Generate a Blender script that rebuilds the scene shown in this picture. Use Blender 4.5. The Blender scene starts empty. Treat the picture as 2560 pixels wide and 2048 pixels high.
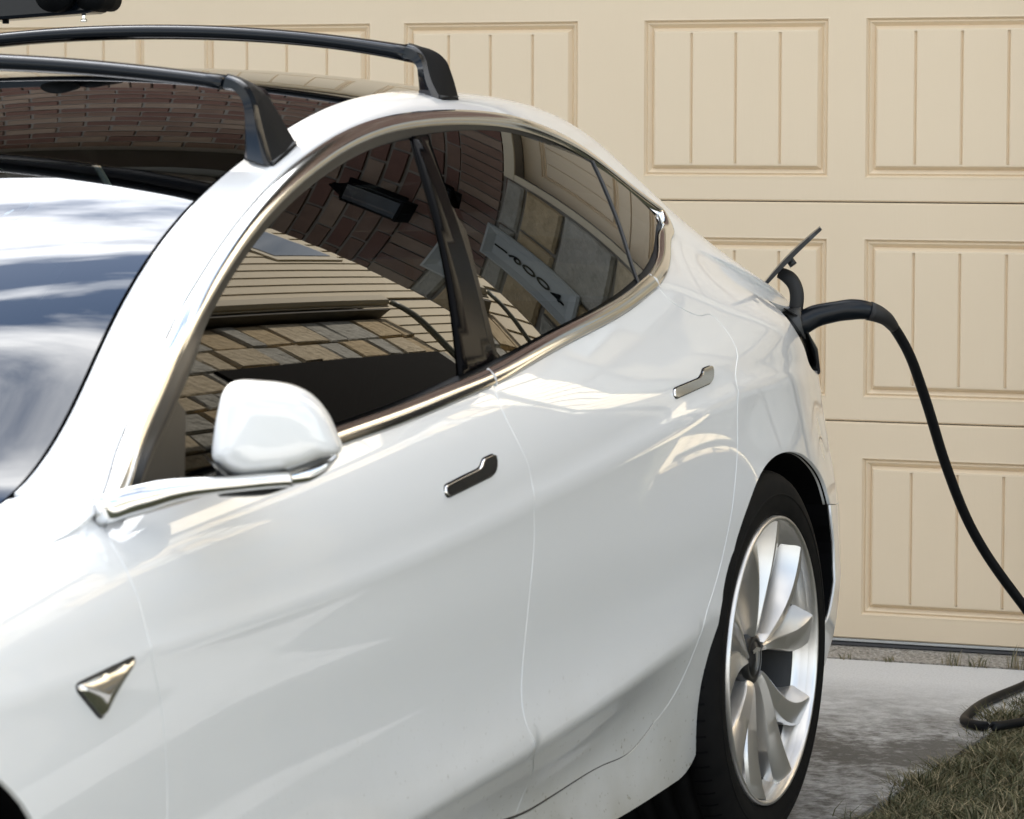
import bpy, bmesh, math, random
import numpy as np
from mathutils import Vector, Matrix, geometry
random.seed(7); rng = np.random.default_rng(7)
scene = bpy.context.scene
COL = scene.collection

# ------------------------------------------------------------------ camera, world, sun, exposure
CAM = dict(loc=(2.9873, -8.1406, 1.2653), yaw=0.3888, pitch=0.0806, roll=0.0014, f=8703.06)
def make_camera():
    c = bpy.data.cameras.new('camera'); o = bpy.data.objects.new('camera', c); COL.objects.link(o)
    y, p, r = CAM['yaw'], CAM['pitch'], CAM['roll']
    f = Vector((-math.sin(y)*math.cos(p), math.cos(y)*math.cos(p), -math.sin(p)))
    rt = Vector((math.cos(y), math.sin(y), 0)); up = rt.cross(f)
    R_ = math.cos(r)*rt + math.sin(r)*up; U_ = -math.sin(r)*rt + math.cos(r)*up
    m = Matrix((( R_.x, U_.x, -f.x, CAM['loc'][0]), (R_.y, U_.y, -f.y, CAM['loc'][1]), (R_.z, U_.z, -f.z, CAM['loc'][2]), (0, 0, 0, 1)))
    o.matrix_world = m
    c.sensor_width = 36; c.lens = CAM['f']/2560*36; c.clip_end = 2000; c.clip_start = .05
    c.dof.use_dof = True; c.dof.focus_distance = 6.9; c.dof.aperture_fstop = 13
    scene.camera = o
make_camera()
SUN_AZ, SUN_EL = math.radians(-50), math.radians(32)     # azimuth from +Y towards +X
def make_light():
    w = bpy.data.worlds.new('World'); scene.world = w; w.use_nodes = True
    n, l = w.node_tree.nodes, w.node_tree.links
    n.clear(); out = n.new('ShaderNodeOutputWorld'); bg = n.new('ShaderNodeBackground')
    sky = n.new('ShaderNodeTexSky'); sky.sky_type = 'NISHITA'; sky.sun_disc = False
    sky.sun_elevation = SUN_EL; sky.sun_rotation = SUN_AZ; sky.air_density = 1.1; sky.dust_density = .5; sky.ozone_density = 1.2
    tc = n.new('ShaderNodeTexCoord'); mp = n.new('ShaderNodeMapping'); mp.inputs['Scale'].default_value = (1.0, 1.6, 3.0)
    mp.inputs['Rotation'].default_value = (0, 0, .9)
    l.new(tc.outputs['Generated'], mp.inputs['Vector'])
    no = n.new('ShaderNodeTexNoise'); no.inputs['Scale'].default_value = 2.1; no.inputs['Detail'].default_value = 7; no.inputs['Roughness'].default_value = .55
    no.inputs['Distortion'].default_value = .6
    l.new(mp.outputs[0], no.inputs['Vector'])
    cr = n.new('ShaderNodeValToRGB'); cr.color_ramp.elements[0].position = .39; cr.color_ramp.elements[1].position = .60
    l.new(no.outputs['Fac'], cr.inputs[0])
    mx = n.new('ShaderNodeMix'); mx.data_type = 'RGBA'
    l.new(cr.outputs[0], mx.inputs['Factor']); l.new(sky.outputs[0], mx.inputs['A'])
    # sunlit cloud, brighter towards the sun as thin cloud is
    dt = n.new('ShaderNodeVectorMath'); dt.operation = 'DOT_PRODUCT'; l.new(tc.outputs['Generated'], dt.inputs[0])
    dt.inputs[1].default_value = (math.sin(SUN_AZ)*math.cos(SUN_EL), math.cos(SUN_AZ)*math.cos(SUN_EL), math.sin(SUN_EL))
    mxx = n.new('ShaderNodeMath'); mxx.operation = 'MAXIMUM'; l.new(dt.outputs['Value'], mxx.inputs[0]); mxx.inputs[1].default_value = 0
    pw = n.new('ShaderNodeMath'); pw.operation = 'POWER'; l.new(mxx.outputs[0], pw.inputs[0]); pw.inputs[1].default_value = 7
    ma = n.new('ShaderNodeMath'); ma.operation = 'MULTIPLY_ADD'; l.new(pw.outputs[0], ma.inputs[0]); ma.inputs[1].default_value = 46; ma.inputs[2].default_value = 9
    vm = n.new('ShaderNodeVectorMath'); vm.operation = 'SCALE'; vm.inputs[0].default_value = (1.0, 1.0, 1.0); l.new(ma.outputs[0], vm.inputs['Scale'])
    l.new(vm.outputs[0], mx.inputs['B'])
    l.new(mx.outputs['Result'], bg.inputs['Color']); bg.inputs['Strength'].default_value = .095
    l.new(bg.outputs[0], out.inputs[0])
    s = bpy.data.lights.new('sun', 'SUN'); s.energy = 5.0; s.angle = math.radians(.5); s.color = (1, .92, .80)
    so = bpy.data.objects.new('sun', s); COL.objects.link(so)
    d = Vector((math.sin(SUN_AZ)*math.cos(SUN_EL), math.cos(SUN_AZ)*math.cos(SUN_EL), math.sin(SUN_EL)))
    so.rotation_euler = d.to_track_quat('Z', 'Y').to_euler(); so.location = (0, 0, 20)
make_light()
vs = scene.view_settings; vs.view_transform = 'Standard'; vs.look = 'None'; vs.exposure = 1.48; vs.gamma = 1; vs.use_curve_mapping = False
scene.render.engine = 'CYCLES'
try:
    scene.cycles.max_bounces = 10; scene.cycles.glossy_bounces = 6; scene.cycles.transmission_bounces = 6
    scene.cycles.sample_clamp_indirect = 6; scene.cycles.caustics_reflective = False; scene.cycles.caustics_refractive = False
except Exception: pass

# ------------------------------------------------------------------ materials
MATS = {}
def mat(name, col, rough=.5, metal=0, coat=0, coat_rough=.03, ior=1.5, spec=.5, noise=None, bump=None, sheen=0):
    """noise=(scale, amount, colour2[, detail]) bump=(scale, strength, distance)"""
    if name in MATS: return MATS[name]
    m = bpy.data.materials.new(name); m.use_nodes = True; n, l = m.node_tree.nodes, m.node_tree.links
    b = n['Principled BSDF']; b.inputs['Base Color'].default_value = (*col, 1); b.inputs['Roughness'].default_value = rough
    b.inputs['Metallic'].default_value = metal; b.inputs['Coat Weight'].default_value = coat; b.inputs['Coat Roughness'].default_value = coat_rough
    b.inputs['IOR'].default_value = ior; b.inputs['Specular IOR Level'].default_value = spec
    if noise or bump: tc = n.new('ShaderNodeTexCoord')
    if noise:
        t = n.new('ShaderNodeTexNoise'); t.inputs['Scale'].default_value = noise[0]; t.inputs['Detail'].default_value = noise[3] if len(noise) > 3 else 6
        l.new(tc.outputs['Object'], t.inputs['Vector'])
        r = n.new('ShaderNodeValToRGB'); r.color_ramp.elements[0].position = .5-.5*noise[1]; r.color_ramp.elements[1].position = .5+.5*noise[1]
        r.color_ramp.elements[0].color = (*col, 1); r.color_ramp.elements[1].color = (*noise[2], 1)
        l.new(t.outputs['Fac'], r.inputs[0]); l.new(r.outputs[0], b.inputs['Base Color'])
    if bump:
        t = n.new('ShaderNodeTexNoise'); t.inputs['Scale'].default_value = bump[0]; t.inputs['Detail'].default_value = 5
        l.new(tc.outputs['Object'], t.inputs['Vector'])
        bp = n.new('ShaderNodeBump'); bp.inputs['Strength'].default_value = bump[1]; bp.inputs['Distance'].default_value = bump[2]
        l.new(t.outputs['Fac'], bp.inputs['Height']); l.new(bp.outputs[0], b.inputs['Normal'])
    MATS[name] = m; return m
def paint_material():
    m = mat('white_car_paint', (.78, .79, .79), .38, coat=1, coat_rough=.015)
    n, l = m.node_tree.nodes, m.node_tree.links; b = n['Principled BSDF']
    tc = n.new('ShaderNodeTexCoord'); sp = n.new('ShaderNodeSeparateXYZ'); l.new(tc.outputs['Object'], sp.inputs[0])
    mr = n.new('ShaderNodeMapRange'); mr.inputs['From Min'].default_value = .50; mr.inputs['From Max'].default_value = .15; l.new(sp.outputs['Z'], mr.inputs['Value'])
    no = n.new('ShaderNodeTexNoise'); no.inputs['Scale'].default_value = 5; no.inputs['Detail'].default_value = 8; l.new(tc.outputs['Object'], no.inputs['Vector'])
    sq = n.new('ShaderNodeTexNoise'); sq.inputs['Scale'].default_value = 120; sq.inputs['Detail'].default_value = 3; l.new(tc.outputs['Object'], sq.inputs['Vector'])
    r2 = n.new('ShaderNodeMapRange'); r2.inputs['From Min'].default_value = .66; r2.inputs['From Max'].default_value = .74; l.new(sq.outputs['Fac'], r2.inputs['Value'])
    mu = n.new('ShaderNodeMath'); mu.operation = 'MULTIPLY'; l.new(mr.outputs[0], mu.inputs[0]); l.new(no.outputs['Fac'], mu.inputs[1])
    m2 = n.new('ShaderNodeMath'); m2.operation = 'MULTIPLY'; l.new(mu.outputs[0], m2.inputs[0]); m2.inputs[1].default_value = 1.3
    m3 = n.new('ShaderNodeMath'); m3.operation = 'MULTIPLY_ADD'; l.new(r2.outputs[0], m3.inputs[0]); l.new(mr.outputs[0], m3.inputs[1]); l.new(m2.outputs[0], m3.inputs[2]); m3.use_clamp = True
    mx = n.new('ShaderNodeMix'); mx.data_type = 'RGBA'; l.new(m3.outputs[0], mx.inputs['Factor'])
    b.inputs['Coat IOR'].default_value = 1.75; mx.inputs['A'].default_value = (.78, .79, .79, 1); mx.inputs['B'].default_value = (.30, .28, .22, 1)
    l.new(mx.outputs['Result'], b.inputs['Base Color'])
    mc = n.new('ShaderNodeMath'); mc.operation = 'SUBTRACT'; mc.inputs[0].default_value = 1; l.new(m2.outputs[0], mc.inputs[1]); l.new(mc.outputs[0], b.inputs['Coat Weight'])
    return m
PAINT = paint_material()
CHROME = mat('polished_trim', (.86, .86, .85), .09, metal=1)
BLACKM = mat('satin_black_trim', (.012, .013, .014), .32)
RUBBER = mat('black_rubber', (.014, .014, .014), .62)
TYRE = mat('tyre_rubber', (.004, .004, .004), .75, spec=.12, noise=(30, .6, (.009, .0085, .008)))
DARK = mat('matt_black', (.003, .003, .0035), .9, spec=.1)
RACK = mat('satin_black_rack', (.003, .005, .008), .16, spec=.30)
RACKM = mat('matt_black_plastic', (.006, .0065, .007), .6, spec=.06, bump=(300, .25, .001))
ALLOY = mat('silver_alloy', (.70, .68, .65), .33, metal=.85, coat=.3)
BRAKE = mat('brake_steel', (.13, .13, .13), .42, metal=1)
def glass_material(name, tint, ior=1.6, transp=.25):
    m = bpy.data.materials.new(name); m.use_nodes = True; n, l = m.node_tree.nodes, m.node_tree.links; n.clear()
    out = n.new('ShaderNodeOutputMaterial'); fr = n.new('ShaderNodeFresnel'); fr.inputs['IOR'].default_value = ior
    g = n.new('ShaderNodeBsdfGlossy'); g.inputs['Roughness'].default_value = .0; g.inputs['Color'].default_value = (1, 1, 1, 1)
    t = n.new('ShaderNodeBsdfTransparent'); t.inputs['Color'].default_value = (*tint, 1)
    mx = n.new('ShaderNodeMixShader'); l.new(fr.outputs[0], mx.inputs[0]); l.new(t.outputs[0], mx.inputs[1]); l.new(g.outputs[0], mx.inputs[2])
    l.new(mx.outputs[0], out.inputs[0]); MATS[name] = m; return m
GLASS_SIDE = glass_material('tinted_side_glass', (.02, .024, .025), 1.42)
GLASS_WIND = glass_material('windscreen_glass', (.08, .12, .14), 2.5)
GLASS_ROOF = glass_material('tinted_roof_glass', (.008, .008, .008), 2.2)
GLOSSB = mat('gloss_black', (.002, .002, .0025), .16, ior=1.2, spec=.2)
LAMP_RED = mat('tail_lamp_red', (.18, .01, .01), .1, coat=1)

# ------------------------------------------------------------------ object helpers
def new_obj(name, me, m=None, parent=None, loc=None):
    if m is not None and not me.materials:
        me.materials.append(m)
    o = bpy.data.objects.new(name, me); COL.objects.link(o)
    if parent is not None: o.parent = parent
    if loc is not None: o.location = loc
    return o
def thing(name, label, cat, loc=(0, 0, 0), group=None):
    o = bpy.data.objects.new(name, None); COL.objects.link(o); o.location = loc
    o['label'] = label; o['category'] = cat
    if group: o['group'] = group
    return o
def tag(o, label, cat, group=None):
    o['label'] = label; o['category'] = cat
    if group: o['group'] = group
    return o
def mesh(name, V, F, smooth=False):
    me = bpy.data.meshes.new(name); me.from_pydata([tuple(v) for v in V], [], [tuple(f) for f in F]); me.validate(); me.update()
    if smooth: me.polygons.foreach_set('use_smooth', [True]*len(me.polygons))
    return me
class MB:
    def __init__(s): s.V = []; s.F = []
    def add(s, V, F):
        k = len(s.V); s.V += [tuple(v) for v in V]; s.F += [tuple(i+k for i in f) for f in F]; return s
    def box(s, a, b):
        x0, y0, z0 = a; x1, y1, z1 = b
        return s.add([(x0,y0,z0),(x1,y0,z0),(x1,y1,z0),(x0,y1,z0),(x0,y0,z1),(x1,y0,z1),(x1,y1,z1),(x0,y1,z1)],
                     [(0,3,2,1),(4,5,6,7),(0,1,5,4),(1,2,6,5),(2,3,7,6),(3,0,4,7)])
    def mesh(s, name, smooth=False): return mesh(name, s.V, s.F, smooth)
    def obj(s, name, m, parent=None, smooth=False, loc=None): return new_obj(name, s.mesh(name, smooth), m, parent, loc)
def box_obj(name, a, b, m, parent=None, bevel=0):
    me = MB().box(a, b).mesh(name)
    if bevel:
        bm = bmesh.new(); bm.from_mesh(me); bmesh.ops.bevel(bm, geom=bm.edges[:], offset=bevel, segments=2, affect='EDGES', profile=.6); bm.to_mesh(me); bm.free()
    return new_obj(name, me, m, parent)
def catmull(P, n):
    P = np.asarray(P, float); d = np.r_[0, np.cumsum(np.maximum(1e-6, np.linalg.norm(np.diff(P, axis=0), axis=1)))]
    M = spl(d, P); return sev(d, P, M, np.linspace(0, d[-1], n))
def tube(name, P, rad, m, parent=None, nseg=12, n=40, caps=True, ell=(1, 1), up=(0, 0, 1), smooth=True):
    """sweep an ellipse along a smooth path; rad scalar or list per control point"""
    P = np.asarray(P, float); C = catmull(P, n)
    rr = np.full(n, rad) if np.isscalar(rad) else np.interp(np.linspace(0, 1, n), np.linspace(0, 1, len(rad)), rad)
    T = np.gradient(C, axis=0); T /= np.linalg.norm(T, axis=1, keepdims=True)
    V = []; F = []; up = np.array(up, float)
    if abs((T@up)).max() > .93: up = np.array((1., .3, 0.))/1.044
    for i in range(n):
        b = np.cross(T[i], up); b /= np.linalg.norm(b); c = np.cross(b, T[i])
        for k in range(nseg):
            a = 2*math.pi*k/nseg; V.append(C[i]+rr[i]*(ell[0]*math.cos(a)*b+ell[1]*math.sin(a)*c))
    for i in range(n-1):
        for k in range(nseg): F.append((i*nseg+k, i*nseg+(k+1) % nseg, (i+1)*nseg+(k+1) % nseg, (i+1)*nseg+k))
    if caps: F += [tuple(range(nseg))[::-1], tuple((n-1)*nseg+k for k in range(nseg))]
    return new_obj(name, mesh(name, V, F, smooth), m, parent)
def prism(name, poly, thick, m, parent=None, bevel=0, smooth=False, segs=2):
    """poly: list of 3D points (planar), extruded by vector thick"""
    n = len(poly); V = [Vector(p) for p in poly]; t = Vector(thick)
    me = mesh(name, V+[p+t for p in V], [tuple(range(n)), tuple(range(2*n-1, n-1, -1))]+[(i, n+i, n+(i+1) % n, (i+1) % n) for i in range(n)], smooth)
    bm = bmesh.new(); bm.from_mesh(me); bmesh.ops.recalc_face_normals(bm, faces=bm.faces)
    if bevel:
        es = [e for e in bm.edges if e.is_manifold and e.calc_face_angle(0) > .5]
        bmesh.ops.bevel(bm, geom=es, offset=bevel, segments=segs, affect='EDGES', profile=.5)
    bm.to_mesh(me); bm.free(); return new_obj(name, me, m, parent)

# ------------------------------------------------------------------ body surface: feature lines (distance behind front axle, half width, height)
US=np.array([-.9,-.45,-.1,.2,.5,.8,1.1,1.45,1.85,2.25,2.6,2.9,3.15,3.4,3.6,3.72,3.76])
# each line: list of (u,w,z) knots, resampled at US ; last station closes to w=0
# each line: list of (u,w,z) knots, resampled at US ; last station closes to w=0
def Wg(u,z): h=z-.86; return .860-.035*(u-1.6)**2-(.44*h+.30*h*h if h>0 else 0)
LN=[
# 0 rail inner
[(-.9,.50,.55),(-.45,.62,.69),(-.1,.66,.755),(.2,.69,.785),(.46,.735,.828),(.6,.742,.885),(.8,.698,1.005),(1.03,.648,1.111),(1.29,.604,1.192),(1.62,.556,1.268),(1.9,.523,1.310),(2.2,.500,1.327),(2.5,.492,1.318),(2.75,.50,1.290),(3.0,.525,1.187),(3.2,.57,1.07),(3.4,.60,.995),(3.6,.58,.955),(3.72,.42,.93),(3.76,0,.93)],
# 1 rail crown
[(-.9,.54,.545),(-.45,.65,.685),(-.1,.695,.755),(.2,.735,.79),(.5,.782,.835),(.65,.778,.898),(.8,.750,.988),(1.1,.690,1.130),(1.45,.628,1.232),(1.85,.577,1.302),(2.2,.553,1.319),(2.5,.545,1.307),(2.75,.551,1.279),(3.0,.590,1.172),(3.2,.64,1.06),(3.4,.67,.985),(3.6,.63,.945),(3.72,.46,.92),(3.76,0,.92)],
# 2 dlo top
[(-.9,.57,.535),(-.45,.68,.68),(-.1,.73,.75),(.2,.775,.785),(.5,.822,.822),(.65,.808,.895),(.79,.779,.982),(1.08,.722,1.112),(1.45,.663,1.222),(1.73,.632,1.270),(2.12,.608,1.290),(2.4,.602,1.278),(2.65,.612,1.235),(2.9,.648,1.137),(3.15,.705,1.035),(3.4,.715,.965),(3.6,.65,.93),(3.72,.48,.90),(3.76,0,.90)],
# 3 glass mid
[(-.9,.60,.525),(-.45,.71,.67),(-.1,.765,.742),(.2,.805,.778),(.5,.832,.812),(.8,.816,.885),(1.1,.797,.955),(1.45,.775,1.02),(1.85,.751,1.075),(2.25,.730,1.10),(2.6,.712,1.09),(2.9,.712,1.06),(3.15,.738,1.0),(3.4,.735,.945),(3.6,.67,.915),(3.72,.50,.88),(3.76,0,.88)],
# 4 belt
[(-.9,.63,.51),(-.45,.74,.655),(-.1,.80,.73),(.2,.828,.768),(.5,.843,.80),(.8,.850,.823),(1.1,.855,.842),(1.45,.858,.868),(1.85,.848,.905),(2.25,.828,.945),(2.6,.795,.985),(2.9,.765,1.0),(3.15,.762,.965),(3.4,.75,.925),(3.6,.69,.90),(3.72,.52,.86),(3.76,0,.86)],
# 5 shoulder
[(-.9,.68,.47),(-.45,.79,.62),(-.1,.85,.70),(.2,.872,.735),(.5,.880,.762),(.8,.883,.778),(1.1,.884,.792),(1.45,.885,.812),(1.85,.880,.842),(2.25,.866,.876),(2.6,.850,.905),(2.9,.838,.915),(3.15,.83,.90),(3.4,.795,.87),(3.6,.72,.85),(3.72,.55,.82),(3.76,0,.82)],
# 6 crease1
[(-.9,.72,.42),(-.45,.835,.57),(-.1,.89,.645),(.2,.905,.665),(.5,.905,.668),(.8,.904,.674),(1.1,.903,.685),(1.45,.903,.708),(1.85,.902,.743),(2.25,.899,.783),(2.6,.894,.815),(2.9,.888,.82),(3.15,.862,.81),(3.4,.808,.79),(3.6,.735,.78),(3.72,.57,.76),(3.76,0,.76)],
# 7 mid
[(-.9,.73,.36),(-.45,.85,.49),(-.1,.908,.55),(.2,.914,.56),(.5,.908,.57),(.8,.903,.575),(1.1,.901,.58),(1.45,.900,.59),(1.85,.902,.60),(2.25,.907,.62),(2.6,.914,.65),(2.9,.915,.665),(3.15,.888,.67),(3.4,.828,.66),(3.6,.76,.65),(3.72,.60,.64),(3.76,0,.64)],
# 8 concave
[(-.9,.73,.30),(-.45,.85,.42),(-.1,.91,.45),(.2,.912,.45),(.5,.902,.45),(.8,.893,.452),(1.1,.889,.455),(1.45,.888,.46),(1.85,.892,.48),(2.25,.902,.52),(2.6,.916,.56),(2.9,.922,.56),(3.15,.905,.55),(3.4,.855,.54),(3.6,.775,.53),(3.72,.62,.52),(3.76,0,.52)],
# 9 crease2
[(-.9,.72,.22),(-.45,.84,.33),(-.1,.905,.33),(.2,.910,.32),(.5,.914,.315),(.8,.914,.318),(1.1,.912,.326),(1.45,.911,.345),(1.85,.912,.372),(2.25,.914,.415),(2.6,.918,.45),(2.9,.922,.44),(3.15,.908,.42),(3.4,.862,.40),(3.6,.78,.40),(3.72,.64,.40),(3.76,0,.40)],
# 10 under
[(-.9,.70,.16),(-.45,.82,.25),(-.1,.885,.25),(.2,.886,.235),(.5,.868,.225),(.8,.864,.225),(1.1,.862,.23),(1.45,.856,.24),(1.85,.855,.255),(2.25,.866,.285),(2.42,.885,.30),(2.6,.905,.31),(2.9,.91,.31),(3.15,.89,.30),(3.4,.85,.30),(3.6,.76,.30),(3.72,.62,.30),(3.76,0,.30)],
# 11 sill bottom
[(-.9,.66,.12),(-.45,.80,.15),(-.1,.865,.15),(.2,.868,.15),(.5,.868,.15),(.8,.868,.15),(1.1,.868,.15),(1.45,.868,.155),(1.85,.87,.16),(2.25,.876,.17),(2.6,.88,.19),(2.9,.88,.20),(3.15,.86,.20),(3.4,.82,.20),(3.6,.72,.20),(3.72,.58,.20),(3.76,0,.20)],
]
def spl(x,y,natural=True):
    "natural cubic spline second derivs; y (n,...)"
    n=len(x); h=np.diff(x); y=np.asarray(y,float).reshape(n,-1)
    A=np.zeros((n,n)); r=np.zeros_like(y); A[0,0]=A[-1,-1]=1
    for i in range(1,n-1):
        A[i,i-1]=h[i-1];A[i,i]=2*(h[i-1]+h[i]);A[i,i+1]=h[i]
        r[i]=6*((y[i+1]-y[i])/h[i]-(y[i]-y[i-1])/h[i-1])
    return np.linalg.solve(A,r)
def sev(x,y,M,q):
    x=np.asarray(x);sh=np.asarray(y).shape[1:]; y=np.asarray(y,float).reshape(len(x),-1)
    q=np.atleast_1d(q).astype(float); i=np.clip(np.searchsorted(x,q)-1,0,len(x)-2); h=(x[i+1]-x[i])
    a=((x[i+1]-q)/h)[:,None];b=1-a;h=h[:,None]
    return (a*y[i]+b*y[i+1]+((a**3-a)*M[i]+(b**3-b)*M[i+1])*h*h/6).reshape((len(q),)+sh)
SK=np.array([0,.5,1.0,2.1,3.2,3.9,4.25,4.53,4.6,4.68,5.5,6.4,7.20,7.3,7.38,8.1,8.7])  # cross parameter of each line
def build():
    K=[]
    for L in LN:
        L=np.array(L); u=L[:,0]
        # spline in arc-ish parameter: use u but protect wrap at the rear
        M=spl(u,L[:,1:])
        K.append(np.concatenate([US[:,None],sev(u,L[:,1:],M,US)],1))
    K=np.array(K); K[6,:,1]+=.003*np.clip(np.minimum((K[6,:,0]-.2)/.4,(3.0-K[6,:,0])/.4),0,1)
    K[7,:,1]-=.003*np.clip(np.minimum((K[7,:,0]-.2)/.4,(2.6-K[7,:,0])/.4),0,1)
    # tighten the two pressed creases with extra lines close to either side
    def near(a,b,f,bulge=0.0):
        Q=K[a]*(1-f)+K[b]*f; Q=Q.copy(); Q[:,1]+=bulge; return Q
    K=np.concatenate([K[:6],[near(6,5,.50,.0035)],[near(6,5,.10)],K[6:7],[near(6,7,.09)],K[7:9],[near(9,8,.11)],K[9:10],[near(9,10,.10)],K[10:]])
    return K.transpose(1,0,2)   # [station][line][uwz]
# longitudinal parameter T per station: arc-like (rear wrap gets more)
P=build()
d=np.linalg.norm(np.diff(P[:,11],axis=0),axis=1); TK=np.r_[0,np.cumsum(d)]+US[0]
MS=[spl(SK,P[i]) for i in range(len(US))]
def S(t,s):
    "t,s arrays -> (n,3) car coords (u,w,z)"
    t=np.atleast_1d(t).astype(float);s=np.atleast_1d(s).astype(float)
    # bicubic tensor: first along s at each station, then along t
    col=np.stack([sev(SK,P[i],MS[i],s) for i in range(len(US))],0)  # nst,n,3
    n=len(t); out=np.empty((n,3))
    flat=col.reshape(len(US),-1); M=spl(TK,flat)
    i=np.clip(np.searchsorted(TK,t)-1,0,len(TK)-2); h=TK[i+1]-TK[i]; a=(TK[i+1]-t)/h; b=1-a
    M=M.reshape(len(US),n,3); ii=np.arange(n)
    return a[:,None]*col[i,ii]+b[:,None]*col[i+1,ii]+((a**3-a)*h*h/6)[:,None]*M[i,ii]+((b**3-b)*h*h/6)[:,None]*M[i+1,ii]

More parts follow.
